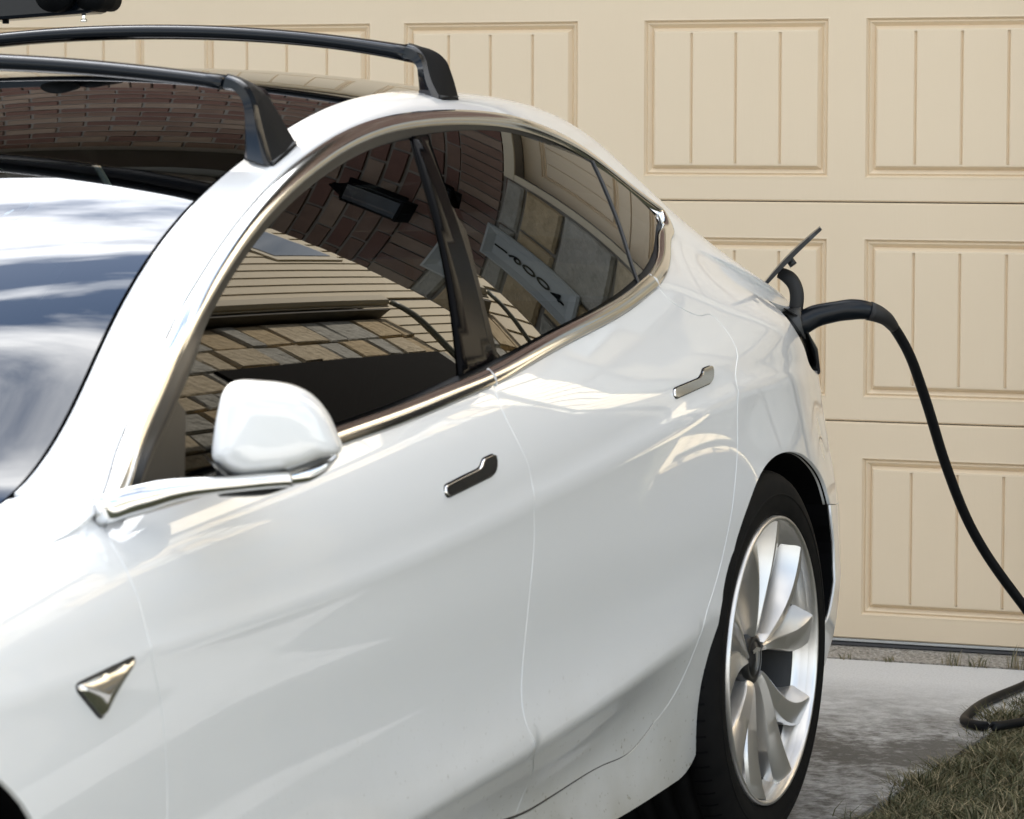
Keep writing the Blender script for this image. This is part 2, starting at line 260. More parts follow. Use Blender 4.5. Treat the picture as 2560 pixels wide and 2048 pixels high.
TAB = {
    'dlo_top': [[0.5923,1.2389],[0.6544,0.9359],[0.736,0.85],[0.8305,0.8855],[0.9686,0.9558],[1.1197,0.9384],[1.3157,0.9349],[1.4864,0.952],[1.6156,0.9501],[1.7644,0.9498],[1.9509,0.9629],[2.1626,0.9615],[2.3736,0.9713],[2.5509,1.0115],[2.7525,0.9781],[2.9042,0.9877],[2.9954,0.9654]],
    'dlo_rear': [[2.9745,1.1718],[2.8939,2.1038],[2.7944,2.7305],[2.6952,2.9544],[2.6078,3.0376]],
    'belt': [[2.6078,3.0376],[2.4143,3.092],[2.2453,3.0991],[2.0735,3.1003],[1.8905,3.1358],[1.7214,3.1786],[1.5913,3.1701],[1.4694,3.1746],[1.3335,3.1769],[1.2052,3.1672],[1.0252,3.1985],[0.8674,3.2348],[0.7118,3.221],[0.5789,3.0525]],
    'cut_f': [[0.5789,3.0525],[0.5492,3.7754],[0.5529,4.1179],[0.5593,4.3997],[0.5642,4.6811],[0.5832,5.0866],[0.5923,5.354],[0.6028,5.737],[0.6117,6.0834],[0.613,6.3433],[0.6132,7.0088],[0.6033,7.8806]],
    'cut_m': [[1.7214,3.1786],[1.7125,3.3262],[1.7133,3.8729],[1.7296,4.1386],[1.7447,4.3414],[1.7502,4.6844],[1.7604,5.0218],[1.7556,5.3489],[1.7497,5.7323],[1.7471,6.0813],[1.7395,6.4393],[1.7302,6.7576],[1.7297,7.0461],[1.751,7.3708],[1.8263,7.8652],[1.8029,8.191]],
    'cut_r': [[2.6078,3.0376],[2.6144,3.2144],[2.6451,3.4116],[2.7412,3.6471],[2.8056,3.822],[2.8087,3.9968],[2.759,4.3183],[2.7054,4.7213],[2.6881,5.0384],[2.6593,5.3301],[2.6237,5.7862],[2.5888,6.4532],[2.5357,6.9195],[2.4758,7.3356],[2.4525,7.6279],[2.4148,7.9147],[2.3479,8.101],[2.297,8.2082],[2.184,8.2171],[2.0266,8.1949],[1.908,8.1958],[1.8029,8.191]],
    'pillar_gap': [[0.5455,0.2189],[0.5406,0.5308],[0.552,0.8191],[0.5717,1.0423],[0.5923,1.2389]],
    'arch_r': [[2.4779,8.7],[2.5366,8.6246],[2.5684,8.481],[2.5676,8.1491],[2.5618,7.7716],[2.5611,7.352],[2.6039,6.9006],[2.6449,6.4345],[2.6921,5.9048],[2.7467,5.5604],[2.8075,5.3885],[2.8822,5.3189],[2.9722,5.3466],[3.0526,5.4436],[3.1241,5.6032],[3.2029,5.8212],[3.2563,6.0531],[3.2846,6.279]],
    'arch_r2': [[3.2846,6.279],[3.2927,6.5221],[3.3236,6.8332],[3.3217,7.1222],[3.3085,7.565],[3.1409,8.0549],[3.121,8.4733]],
    'door_bot': [[1.7001,8.1072],[1.3362,8.0723],[0.9373,8.0375],[0.6033,7.8806]],
    'rock': [[2.3595,8.6707],[2.1956,8.6113],[2.0771,8.5873]],
    'handle_f': [[1.4372,4.1489],[1.4989,4.1344],[1.5614,4.1256],[1.5726,4.1039],[1.581,4.0576],[1.6241,4.0542],[1.631,4.0819],[1.622,4.1826],[1.6082,4.2293],[1.5234,4.2413],[1.4431,4.253],[1.4344,4.2225],[1.4314,4.1819]],
    'handle_r': [[2.4135,4.2621],[2.4793,4.2763],[2.5474,4.2885],[2.5667,4.2557],[2.5825,4.2062],[2.6315,4.2126],[2.6307,4.2602],[2.6131,4.368],[2.5928,4.4038],[2.4999,4.3954],[2.4105,4.3795],[2.404,4.3394],[2.4062,4.299]],
    'badge': [[0.3842,4.7695],[0.3884,4.7475],[0.4462,4.7005],[0.5064,4.6446],[0.5147,4.6664],[0.5145,4.7239],[0.4865,4.9532],[0.4507,5.1849],[0.4427,5.1903],[0.4362,5.1647],[0.4083,4.9636]],
    'bp_left': [[1.9054,1.2711],[1.8856,1.2558],[1.821,1.1868],[1.7666,1.1172],[1.7014,1.0358],[1.6398,0.9563],[1.6033,0.904]],
    'bp_right': [[1.9978,1.2742],[1.9843,1.2616],[1.9252,1.1926],[1.8694,1.1145],[1.8119,1.0312],[1.7816,0.9694],[1.7633,0.918]],
    'q_div': [[2.6724,1.2122],[2.6579,1.1943],[2.6152,1.1436],[2.5627,1.0803],[2.5111,1.0182],[2.496,0.9911]],
    'sail': [[0.8094,0.9206],[0.7825,0.8822],[0.7583,0.844],[0.7508,0.8303]],
    'mirror': [[0.0116,0.8759],[0.0134,0.8928],[0.017,0.9181],[0.0222,0.9416],[0.0292,0.9589],[0.0389,0.9655],[0.0618,0.9662],[0.0905,0.9634],[0.1136,0.9584],[0.1338,0.949],[0.1528,0.9315],[0.1644,0.9131],[0.1725,0.8947],[0.1771,0.8792],[0.1748,0.8758],[0.1596,0.8716],[0.1248,0.8623],[0.0843,0.8537],[0.0613,0.8515],[0.0424,0.852],[0.0241,0.8615]],
    'arm': [[0.5298,0.846,0.8254],[0.5461,0.862,0.8316],[0.564,0.876,0.8365],[0.5906,0.893,0.8419],[0.6225,0.92,0.8461],[0.6616,0.95,0.8475],[0.6867,0.975,0.8495],[0.7071,0.995,0.8501]],
    'bar1_top': [[0.1737,1.3727],[0.2684,1.3673],[0.3619,1.3599],[0.454,1.3506],[0.5426,1.3401]],
    'bar1_bot': [[0.1734,1.3472],[0.2682,1.3434],[0.3617,1.3368],[0.4538,1.329],[0.5372,1.3193]],
    'foot1_out': [[1.5,0.5121,1.3411],[1.5,0.541,1.3355],[1.5,0.5637,1.3246],[1.5,0.5826,1.307],[1.4967,0.5992,1.2853],[1.4933,0.6143,1.2637],[1.49,0.6308,1.2414]],
    'foot1_in': [[1.41,0.5525,1.3189],[1.41,0.569,1.3149],[1.41,0.5786,1.3036],[1.406,0.5842,1.2882],[1.398,0.5889,1.2583],[1.39,0.5927,1.2251]],
    'foot1_mid': [[1.41,0.5579,1.3396],[1.41,0.5787,1.3315],[1.41,0.5936,1.3181],[1.41,0.6024,1.2982],[1.394,0.6184,1.2683],[1.378,0.635,1.2386],[1.362,0.6523,1.2117]],
    'bar2_top': [[-0.2754,1.4363],[-0.1644,1.4384],[-0.0595,1.4382],[0.0618,1.4346],[0.1769,1.4272],[0.2816,1.4193],[0.3849,1.4106],[0.4843,1.4013]],
    'bar2_bot': [[-0.2757,1.4113],[-0.1647,1.4136],[-0.0597,1.4128],[0.0617,1.4094],[0.1768,1.403],[0.2815,1.3951],[0.3848,1.3867],[0.4851,1.3737]],
    'foot2_out': [[2.24,0.4665,1.4024],[2.24,0.4996,1.3967],[2.24,0.5207,1.3889],[2.24,0.5359,1.3772],[2.23,0.5486,1.3616],[2.22,0.5613,1.3383],[2.21,0.5731,1.3106]],
    'foot2_in': [[2.17,0.4884,1.3747],[2.17,0.5052,1.37],[2.17,0.5127,1.3631],[2.1675,0.5155,1.3531],[2.165,0.5182,1.3279]],
    'foot2_mid': [[2.17,0.4976,1.4006],[2.17,0.5152,1.3928],[2.17,0.5253,1.3813],[2.16,0.5355,1.3643],[2.14,0.5509,1.3412],[2.12,0.5778,1.3099]],
    'carrier': [[-0.3916,1.4492],[-0.3344,1.4519],[-0.1839,1.4601],[-0.1606,1.4615],[-0.142,1.4661],[-0.1391,1.4839]],
    'coil': [[1.18,-0.133],[1.105,-0.49],[1.088,-0.662],[1.083,-0.829],[1.092,-0.945],[1.122,-1.03],[1.166,-1.049],[1.205,-1.001],[1.257,-0.921]],
    'cable': [[1.09,-1.65,0.909],[1.109,-1.6,0.882],[1.124,-1.55,0.833],[1.134,-1.5,0.772],[1.143,-1.45,0.703],[1.152,-1.4,0.628],[1.164,-1.35,0.554],[1.179,-1.3,0.483],[1.201,-1.25,0.415],[1.231,-1.2,0.349],[1.265,-1.15,0.284],[1.328,-1.1,0.189],[1.418,-1.05,0.108]],
    'handle': [[0.963,-1.72,0.892],[0.981,-1.71,0.903],[1.004,-1.7,0.91],[1.035,-1.69,0.916],[1.065,-1.68,0.918],[1.081,-1.67,0.915],[1.093,-1.66,0.91]],
    'flap': [[0.892,-1.75,0.962],[0.924,-1.75,0.998],[0.962,-1.75,1.036],[1.007,-1.75,1.076]],
    'flap_arm': [[0.916,-1.72,0.988],[0.935,-1.72,0.978],[0.947,-1.72,0.962],[0.951,-1.72,0.942],[0.949,-1.72,0.919]],
}


# ------------------------------------------------------------------ the setting
def ground():
    soil = mat('lawn_soil', (.060, .055, .030), .9, noise=(9, .8, (.035, .045, .018)), bump=(60, .6, .02))
    me = mesh('ground', [(-150,-150,-.03),(150,-150,-.03),(150,150,-.03),(-150,150,-.03)], [(0,1,2,3)])
    o = new_obj('ground', me, soil); o['kind'] = 'structure'
    # driveway slab, concrete with old stains
    m = mat('driveway_concrete', (.40, .40, .385), .8); n, l = m.node_tree.nodes, m.node_tree.links; b = n['Principled BSDF']
    tc = n.new('ShaderNodeTexCoord')
    def noise(sc, det, lo, hi, rough=.6):
        t = n.new('ShaderNodeTexNoise'); t.inputs['Scale'].default_value = sc; t.inputs['Detail'].default_value = det; t.inputs['Roughness'].default_value = rough
        l.new(tc.outputs['Object'], t.inputs['Vector']); r = n.new('ShaderNodeMapRange'); r.inputs['From Min'].default_value = lo; r.inputs['From Max'].default_value = hi
        l.new(t.outputs['Fac'], r.inputs['Value']); return r.outputs[0]
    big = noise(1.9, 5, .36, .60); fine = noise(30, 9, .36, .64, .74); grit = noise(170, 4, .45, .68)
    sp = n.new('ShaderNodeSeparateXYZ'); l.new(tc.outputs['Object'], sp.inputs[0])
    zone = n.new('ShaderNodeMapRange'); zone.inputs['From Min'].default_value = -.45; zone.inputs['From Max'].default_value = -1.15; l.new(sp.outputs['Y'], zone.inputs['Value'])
    def mul(a, c):
        k = n.new('ShaderNodeMath'); k.operation = 'MULTIPLY'; l.new(a, k.inputs[0])
        if isinstance(c, float): k.inputs[1].default_value = c
        else: l.new(c, k.inputs[1])
        return k.outputs[0]
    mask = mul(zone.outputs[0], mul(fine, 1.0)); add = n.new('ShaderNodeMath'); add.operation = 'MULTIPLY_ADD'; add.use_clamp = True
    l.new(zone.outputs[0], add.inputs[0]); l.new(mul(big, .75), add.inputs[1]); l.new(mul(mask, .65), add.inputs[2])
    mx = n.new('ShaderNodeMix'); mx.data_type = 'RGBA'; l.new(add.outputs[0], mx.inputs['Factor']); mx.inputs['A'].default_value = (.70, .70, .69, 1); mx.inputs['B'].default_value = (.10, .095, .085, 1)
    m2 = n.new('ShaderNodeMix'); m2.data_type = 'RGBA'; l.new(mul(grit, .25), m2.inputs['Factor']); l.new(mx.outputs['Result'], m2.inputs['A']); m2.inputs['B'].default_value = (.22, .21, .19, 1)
    l.new(m2.outputs['Result'], b.inputs['Base Color'])
    bp = n.new('ShaderNodeBump'); bp.inputs['Strength'].default_value = .5; bp.inputs['Distance'].default_value = .004; l.new(fine, bp.inputs['Height']); l.new(bp.outputs[0], b.inputs['Normal'])
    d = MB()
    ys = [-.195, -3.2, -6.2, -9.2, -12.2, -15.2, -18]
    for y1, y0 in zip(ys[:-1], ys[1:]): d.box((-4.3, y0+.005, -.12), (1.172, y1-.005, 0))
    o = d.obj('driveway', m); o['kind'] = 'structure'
    o = MB().box((2.15, -16, -.12), (5.6, -1.3, -.005)).box((5.6, -5.2, -.12), (9, -3.6, -.0052)).obj('bounce_slab', mat('bounce_concrete', (.52, .50, .46), .85, noise=(3, .8, (.44, .42, .38)), bump=(90, .4, .004))); o['kind'] = 'structure'  # added slab out of view; bounces sunlight onto the car's flank
    # exposed aggregate strip by the door
    ag = mat('exposed_aggregate', (.42, .39, .34), .85, noise=(110, .25, (.17, .155, .13), 3), bump=(120, 1, .006))
    o = MB().box((-3.75, -.193, -.12), (1.14, .6, .002)).obj('threshold_strip', ag); o['kind'] = 'structure'
    o = MB().box((-40, -26, -.10), (40, -18.2, -.02)).obj('road', mat('asphalt', (.055, .055, .058), .85)); o['kind'] = 'structure'
ground()

# pebbles of the aggregate strip, joined
def pebbles():
    V = []; F = []; mb = MB()
    for i in range(2300):
        x = random.uniform(-.9, 1.13); y = random.uniform(-.188, -.03); r = random.uniform(.002, .0052)
        a = random.random()*6; pts = []
        for k in range(5): pts.append((x+r*math.cos(a+k*1.257)*random.uniform(.7, 1.3), y+r*math.sin(a+k*1.257)*random.uniform(.7, 1.3), .0015))
        pts.append((x, y, .002+r*.55)); mb.add(pts, [(k, (k+1) % 5, 5) for k in range(5)])
    o = mb.obj('pebbles', mat('pebble_stone', (.50, .46, .40), .7, noise=(90, .5, (.26, .24, .21), 1))); o['label'] = 'small pale pebbles set in the strip at the foot of the garage door'
    o['category'] = 'gravel'; o['kind'] = 'stuff'
pebbles()

# ------------------------------------------------------------------ garage door (16 ft, four sections)
DOOR_X1 = 1.139; XC0 = .0012; PW = .4831; NG = .0871; WG = .1684; ZB = .0209; SH = .5334; TOPM = .0854; BOTM = .0562
def garage_door():
    dm = mat('cream_door_paint', (.775, .64, .46), .48, noise=(2.6, .9, (.73, .59, .41)), bump=(18, .05, .01))
    n, l = dm.node_tree.nodes, dm.node_tree.links     # fine embossed wood grain, running with the boards
    tc = n.new('ShaderNodeTexCoord'); mp = n.new('ShaderNodeMapping'); mp.inputs['Scale'].default_value = (60, 60, 5)
    l.new(tc.outputs['Object'], mp.inputs[0]); t = n.new('ShaderNodeTexNoise'); t.inputs['Scale'].default_value = 3; t.inputs['Detail'].default_value = 4; l.new(mp.outputs[0], t.inputs['Vector'])
    bp = n.new('ShaderNodeBump'); bp.inputs['Strength'].default_value = .22; bp.inputs['Distance'].default_value = .0015; l.new(t.outputs['Fac'], bp.inputs['Height']); l.new(bp.outputs[0], n['Principled BSDF'].inputs['Normal'])
    D = thing('garage_door', 'cream panelled garage door with grooved boards behind the white car', 'garage door')
    per = 2*PW+NG+WG; xs = []
    x = XC0
    for k in range(4):
        x0 = XC0-k*per; xs += [x0+PW+NG, x0]
    prof = [(0, 0), (.004, -.0005), (.009, .0085), (.0135, .0045), (.0225, .0150), (.0315, .0015), (.036, .001)]
    def frame_mesh(w, h):
        mb = MB(); n_ = len(prof)
        for d, dep in prof: mb.V += [(d, dep, d), (w-d, dep, d), (w-d, dep, h-d), (d, dep, h-d)]
        for i in range(n_-1):
            for k in range(4): mb.F.append((i*4+k, i*4+(k+1) % 4, (i+1)*4+(k+1) % 4, (i+1)*4+k))
        return mb.mesh('panel_moulding')
    pd = prof[-1][0]
    def board_mesh(w, h, left, right):
        g = .0042; a = 0 if left else g; b = w if right else w-g
        V = [(a, .001, 0), (b, .001, 0), (b, .001, h), (a, .001, h)]; F = [(0, 1, 2, 3)]
        if not left: V += [(0, .0075, 0), (0, .0075, h)]; F.append((4, 0, 3, 5))
        if not right:
            k = len(V); V += [(w, .0075, 0), (w, .0075, h)]; F.append((1, k, k+1, 2))
        return mesh('board', V, F)
    ph = SH-TOPM-BOTM; FM = frame_mesh(PW, ph)
    g = .1146; side = (PW-2*pd-2*g)/2
    bw = [side, g, g, side]; BM = [board_mesh(bw[i], ph-2*pd, i == 0, i == 3) for i in range(4)]
    for me in [FM]+BM: me.materials.append(dm)
    for r in range(4):
        z0 = ZB+r*SH
        # the section's face: strips round the panels
        mb = MB(); zt = z0+SH-.0012; zb = z0+.0012 if r else z0; L = -3.747; y1 = .045
        e = xs and sorted(xs)
        def quad(x0, x1, a, b): mb.add([(x0, 0, a), (x1, 0, a), (x1, 0, b), (x0, 0, b)], [(0, 1, 2, 3)])
        pz0, pz1 = z0+BOTM, z0+BOTM+ph
        rl = .0035
        quad(L, DOOR_X1, zb+rl, pz0); quad(L, DOOR_X1, pz1, zt-rl)
        cur = L
        for x0 in e: quad(cur, x0, pz0, pz1); cur = x0+PW
        quad(cur, DOOR_X1, pz0, pz1)
        # rolled edges at the joints between sections
        mb.add([(L, 0, zt-rl), (DOOR_X1, 0, zt-rl), (DOOR_X1, .004, zt), (L, .004, zt), (DOOR_X1, .03, zt), (L, .03, zt)], [(0, 1, 2, 3), (3, 2, 4, 5)])
        mb.add([(L, 0, zb+rl), (DOOR_X1, 0, zb+rl), (DOOR_X1, .004, zb), (L, .004, zb), (DOOR_X1, .03, zb), (L, .03, zb)], [(3, 2, 1, 0), (5, 4, 2, 3)])
        mb.box((L, .02, z0+.004), (DOOR_X1, y1, z0+SH-.004))
        S_ = mb.obj('door_section', dm, D)
        for x0 in e:
            new_obj('panel_moulding', FM, None, S_, (x0, 0, pz0))
            cx = x0+pd
            for i in range(4): new_obj('board', BM[i], None, S_, (cx, 0, pz0+pd)); cx += bw[i]
    new_obj('backing', mesh('backing', [(-3.747,.018,ZB),(DOOR_X1,.018,ZB),(DOOR_X1,.018,ZB+4*SH),(-3.747,.018,ZB+4*SH)], [(0,1,2,3)]), DARK, D)
    # bottom retainer and rubber seal
    box_obj('retainer', (-3.747, -.002, ZB-.007), (DOOR_X1, .03, ZB-.001), mat('aluminium', (.62, .64, .64), .35, metal=.6), D, .001)
    sl = prism('rubber_seal', [(-3.747, .002, ZB-.0075), (-3.747, -.004, ZB-.016), (-3.747, -.001, .004), (-3.747, .03, .004), (-3.747, .03, ZB-.0075)], (4.886, 0, 0), mat('seal_rubber', (.006, .006, .007), .45), D)
garage_door()

# ------------------------------------------------------------------ garage front, right wing (both mostly seen mirrored in the car); left wing added for shade
BRICK = [mat('brick_red', (.20, .105, .08), .85, noise=(14, .8, (.13, .065, .05))), mat('brick_brown', (.15, .09, .065), .85, noise=(14, .8, (.25, .16, .12))), mat('brick_tan', (.34, .25, .19), .85, noise=(14, .8, (.22, .15, .11)))]
STONES = [mat('limestone_cream', (.58, .49, .35), .8, noise=(9, .8, (.42, .34, .22)), bump=(16, .9, .03)), mat('limestone_grey', (.44, .42, .37), .8, noise=(9, .8, (.28, .27, .23)), bump=(16, .9, .03)), mat('limestone_gold', (.55, .42, .25), .8, noise=(9, .8, (.38, .30, .18)), bump=(16, .9, .03))]
MORTAR = mat('mortar', (.28, .26, .23), .9)
CREAM = mat('cream_trim_paint', (.60, .52, .38), .5)
SIDING = mat('cream_siding', (.56, .47, .32), .6, noise=(6, .4, (.52, .44, .30)))
SHING = mat('roof_shingle', (.075, .065, .055), .9, noise=(40, .7, (.045, .04, .036)))
def brick_mesh(mb, x0, x1, z0, z1, y, bl=.205, bh=.064, j=.013, dep=.012):
    r = 0; z = z0
    while z+bh <= z1+.001:
        x = x0-(bl/2 if r % 2 else 0)
        while x < x1:
            a, b = max(x, x0), min(x+bl-j, x1)
            if b-a > .03: mb[random.choice((0, 0, 1, 1, 2))].box((a, y-dep*random.uniform(.5, 1.3), z+random.uniform(0, .003)), (b-random.uniform(0, .004), y+.02, z+bh-random.uniform(0, .003)))
            x += bl
        z += bh+j; r += 1
def stone_wall(parent, axis, a0, a1, z0, z1, pos, sign, rowh=(.16, .30)):
    """irregular squared stones; axis 'x' wall faces -Y at y=pos; axis 'y' wall faces -X at x=pos"""
    z = z0
    while z < z1-.05:
        h = min(random.uniform(*rowh), z1-z); a = a0
        if z1-(z+h) < .09: h = z1-z
        while a < a1-.04:
            w = min(random.uniform(.20, .52), a1-a)
            if a1-(a+w) < .12: w = a1-a
            j = .009; p = random.uniform(.035, .065)
            # chamfered rough block
            e = .012; q = [(a+j, z+j), (a+w-j, z+j), (a+w-j, z+h-j), (a+j, z+h-j)]
            q = [(u+random.uniform(-.008, .008), v+random.uniform(-.008, .008)) for u, v in q]
            cx = sum(u for u, v in q)/4; cz = sum(v for u, v in q)/4
            inner = [(cx+(u-cx)*(1-e/w*2.4), cz+(v-cz)*(1-e/h*2.4)) for u, v in q]
            def P3(u, v, d): return (u, pos-d, v) if axis == 'x' else (pos-d, u, v)
            V = [P3(u, v, -.02) for u, v in q]+[P3(u, v, p*.7) for u, v in q]+[P3(u, v, p+random.uniform(-.006, .006)) for u, v in inner]
            F = [(0+k, (k+1) % 4, 4+(k+1) % 4, 4+k) for k in range(4)]+[(4+k, 4+(k+1) % 4, 8+(k+1) % 4, 8+k) for k in range(4)]+[(8, 9, 10, 11)]
            if axis == 'y': F = [f[::-1] for f in F]
            new_obj('stone', mesh('stone', V, F), random.choice(STONES), parent)
            a += w
        z += h
def house():
    Hm = thing('garage_front', 'brick and stone garage front framing the cream door', 'house')
    # wall core (L, R piers and lintel), front face at y=-.12
    Y = -.12
    core = MB(); core.box((1.139, Y+.001, -.05), (2.0, 3, 3.6)); core.box((-4.6, Y+.001, -.05), (-3.747, 3, 3.6)); core.box((-3.747, Y+.001, 2.1545), (1.139, 3, 3.6))
    core.obj('wall', MORTAR, Hm)
    box_obj('door_trim', (1.1391, -.135, 0), (1.19, .05, 2.154), CREAM, Hm, .003)
    box_obj('door_trim', (-3.80, -.135, 0), (-3.7471, .05, 2.154), CREAM, Hm, .003)
    box_obj('door_trim', (-3.80, -.135, 2.1546), (1.19, .05, 2.205), CREAM, Hm, .003)
    mbs = [MB(), MB(), MB()]
    # soldier course, then running bricks
    x = -4.6
    while x < 2.0:
        mbs[random.choice((0, 1, 2))].box((x, Y-random.uniform(.012, .02), 2.21), (min(x+.066, 2.0), Y+.03, 2.41)); x += .077
    brick_mesh(mbs, -4.6, 2.0, 2.42, 3.46, Y)
    brick_mesh(mbs, -4.6, -3.81, 0, 2.2, Y)
    brick_mesh(mbs, 1.20, 2.0, 2.155, 2.2, Y, bh=.04)
    for mb, m in zip(mbs, BRICK):
        o = mb.obj('brickwork', m, Hm); o['kind'] = 'stuff'
    stone_wall(Hm, 'x', 1.20, 2.0, 0, 2.2, Y+.01, 1)
    # soffit, fascia, gutter, roof
    box_obj('soffit', (-5.0, -.50, 3.47), (2.2, .1, 3.5), mat('soffit_brown', (.10, .09, .075), .7), Hm)
    box_obj('fascia', (-5.0, -.54, 3.45), (2.2, -.502, 3.65), mat('eave_brown', (.07, .065, .05), .5), Hm, .003)
    prism('gutter', [(-5.0, -.542, 3.64), (-5.0, -.64, 3.64), (-5.0, -.63, 3.57), (-5.0, -.58, 3.53), (-5.0, -.542, 3.53)], (7.2, 0, 0), mat('gutter_dark', (.10, .085, .065), .4), Hm, .004)
    new_obj('roof', mesh('roof', [(-5.0,-.58,3.66),(2.2,-.58,3.66),(2.2,7.7,3.66),(-5.0,7.7,3.66),(-5.0,3.5,4.35),(-1.6,3.5,4.35)], [(0,1,5,4),(1,2,5),(2,3,4,5),(3,2,1,0),(0,4,3)]), SHING, Hm)
    # number plaque
    P = thing('number_plaque', 'grey stone house number plaque reading 16004 on the stone pier', 'plaque', (1.71, -.175, 1.99))
    pm = mat('cast_stone_grey', (.42, .45, .45), .7, bump=(80, .2, .004))
    w, h = .118, .238
    q = [(-w, -h), (w, -h), (w, h), (-w, h)]; i1 = [(u*.90, v*.95) for u, v in q]; i2 = [(u*.60, v*.80) for u, v in q]
    V = [(u, .03, v) for u, v in q]+[(u, -.005, v) for u, v in q]+[(u, -.012, v) for u, v in i1]+[(u, .012, v) for u, v in i2]
    F = [(a+k, a+(k+1) % 4, a+4+(k+1) % 4, a+4+k) for a in (0, 4, 8) for k in range(4)]+[(12, 13, 14, 15)]
    new_obj('slab', mesh('slab', V, F), pm, P)
    for k, ch in enumerate('16004'):
        cu = bpy.data.curves.new('digit', 'FONT'); cu.body = ch; cu.size = .092; cu.extrude = .002; cu.align_x = 'CENTER'; cu.align_y = 'CENTER'; cu.offset = .0012
        tmp = bpy.data.objects.new('tmp', cu); me = bpy.data.meshes.new_from_object(tmp); bpy.data.objects.remove(tmp)
        me.transform(Matrix.Rotation(math.pi/2, 4, 'X')); o = new_obj('digit', me, DARK, P, (0, .006, .148-k*.074))
    # lantern
    Lm = thing('wall_lantern', 'black wall lantern with clear panes on the brick above the stone pier', 'lantern', (1.55, -.14, 2.55))
    box_obj('back_plate', (-.06, -.02, -.12), (.06, .0, .12), DARK, Lm, .006)
    tube('arm', [(0, -.01, .08), (0, -.08, .13), (0, -.15, .10), (0, -.16, .05)], .009, DARK, Lm, 8, 16)
    mb = MB(); mb.box((-.062, -.222, -.20), (.062, -.098, -.185)); mb.box((-.05, -.21, .035), (.05, -.11, .045))
    for sx in (-1, 1):
        for sy in (-1, 1): mb.box((sx*.055-.005, -.16+sy*.055-.005, -.185), (sx*.055+.005, -.16+sy*.055+.005, .035))
    mb.obj('cage', DARK, Lm)
    box_obj('pane_glass', (-.05, -.21, -.184), (.05, -.11, .034), glass_material('lantern_glass', (.8, .85, .85), 1.5), Lm)
    tube('finial', [(0, -.16, .045), (0, -.16, .08), (0, -.16, .12)], [.055, .03, .006], DARK, Lm, 10, 8)
house()
def right_wing():
    W_ = thing('right_wing', 'cream sided house wing with stone base, gutter and small window beyond the garage', 'house')
    X = 3.9
    core = MB(); core.box((X+.02, -1.0, -.05), (9, 12, 7.4)); core.obj('wall', MORTAR, W_)
    # stone base then siding boards facing -X
    stone_wall(W_, 'y', -1.0, 4.6, 0.0, 3.75, X+.02, 1)
    k = 0; z = 4.16
    while z < 7.4:
        prism('siding_board', [(X+.018, -1.0, z), (X-.012, -1.0, z), (X+.006, -1.0, z+.165), (X+.018, -1.0, z+.165)], (0, 13.0, 0), SIDING, W_); z += .158
    z = .0
    while z < 4.1:
        prism('siding_board', [(X+.018, 4.62, z), (X-.012, 4.62, z), (X+.006, 4.62, z+.165), (X+.018, 4.62, z+.165)], (0, 7.38, 0), SIDING, W_); z += .158
    # pent roof with gutter between stone and siding
    prism('pent_roof', [(X+.02, -1.0, 4.16), (X-.16, -1.0, 3.94), (X-.16, -1.0, 3.90), (X+.02, -1.0, 4.1)], (0, 5.6, 0), SHING, W_)
    box_obj('fascia', (X-.18, -1.02, 3.82), (X-.161, 4.62, 3.93), CREAM, W_)
    box_obj('soffit', (X-.16, -1.0, 3.78), (X+.01, 4.6, 3.805), mat('soffit_brown', (.10, .09, .075), .7), W_)
    prism('gutter', [(X-.182, -1.02, 3.95), (X-.26, -1.02, 3.95), (X-.25, -1.02, 3.87), (X-.21, -1.02, 3.84), (X-.182, -1.02, 3.84)], (0, 5.64, 0), CREAM, W_)
    tube('downspout', [(X-.22, 4.66, 3.85), (X-.22, 4.66, 3.70), (X-.15, 4.66, 3.4), (X-.05, 4.66, 3.0), (X-.05, 4.66, 2.1), (X-.05, 4.66, .1)], .035, mat('downspout_olive', (.12, .12, .085), .4), W_, 10, 50)
    # window in the siding
    wf = box_obj('window', (X-.035, 5.0, 5.0), (X+.0, 6.1, 6.0), CREAM, W_, .005)
    box_obj('pane', (X-.045, 5.09, 5.09), (X-.036, 6.01, 5.91), mat('window_pane', (.02, .03, .035), .02, ior=1.9, coat=1), wf)
    # shaded opening in the stone, its darkness painted on a solid box
    box_obj('opening_shade_box', (X-.055, 1.45, 0), (X+.0, 4.45, 3.12), mat('opening_shade', (.006, .005, .004), .8, spec=.1), W_, .01)
    # eave and roof
    box_obj('fascia', (X-.38, -1.3, 7.36), (X-.345, 12.3, 7.55), CREAM, W_)
    box_obj('soffit', (X-.345, -1.3, 7.36), (X+.02, 12.3, 7.39), mat('soffit_brown', (.10, .09, .075), .7), W_)
    prism('roof', [(X-.42, -1.3, 7.5), (X-.42, -1.3, 7.56), (6.2, -1.3, 9.4), (9.6, -1.3, 7.56), (9.6, -1.3, 7.5)], (0, 13.6, 0), SHING, W_)
right_wing()
def shade_wing():  # added block out of view; keeps the sun off the car
    W_ = thing('shade_wing', 'unseen brick block added left of the garage to shade the car', 'house')
    MB().box((-11, -2.4, -.05), (-4.62, 9, 5.3)).obj('wall', BRICK[2], W_)
    prism('roof', [(-11.4, -2.8, 5.3), (-4.3, -2.8, 5.3), (-4.3, -2.8, 5.36), (-7.8, -2.8, 6.0), (-11.4, -2.8, 5.36)], (0, 12.2, 0), SHING, W_)
    for y in (-1.9,):
        for z in (1.0, 3.5):
            w = box_obj('window', (-4.62, y, z), (-4.58, y+1.1, z+1.5), CREAM, W_, .005)
            box_obj('pane', (-4.585, y+.08, z+.08), (-4.57, y+1.02, z+1.42), mat('window_pane', (.02, .03, .035), .02), w)
shade_wing()

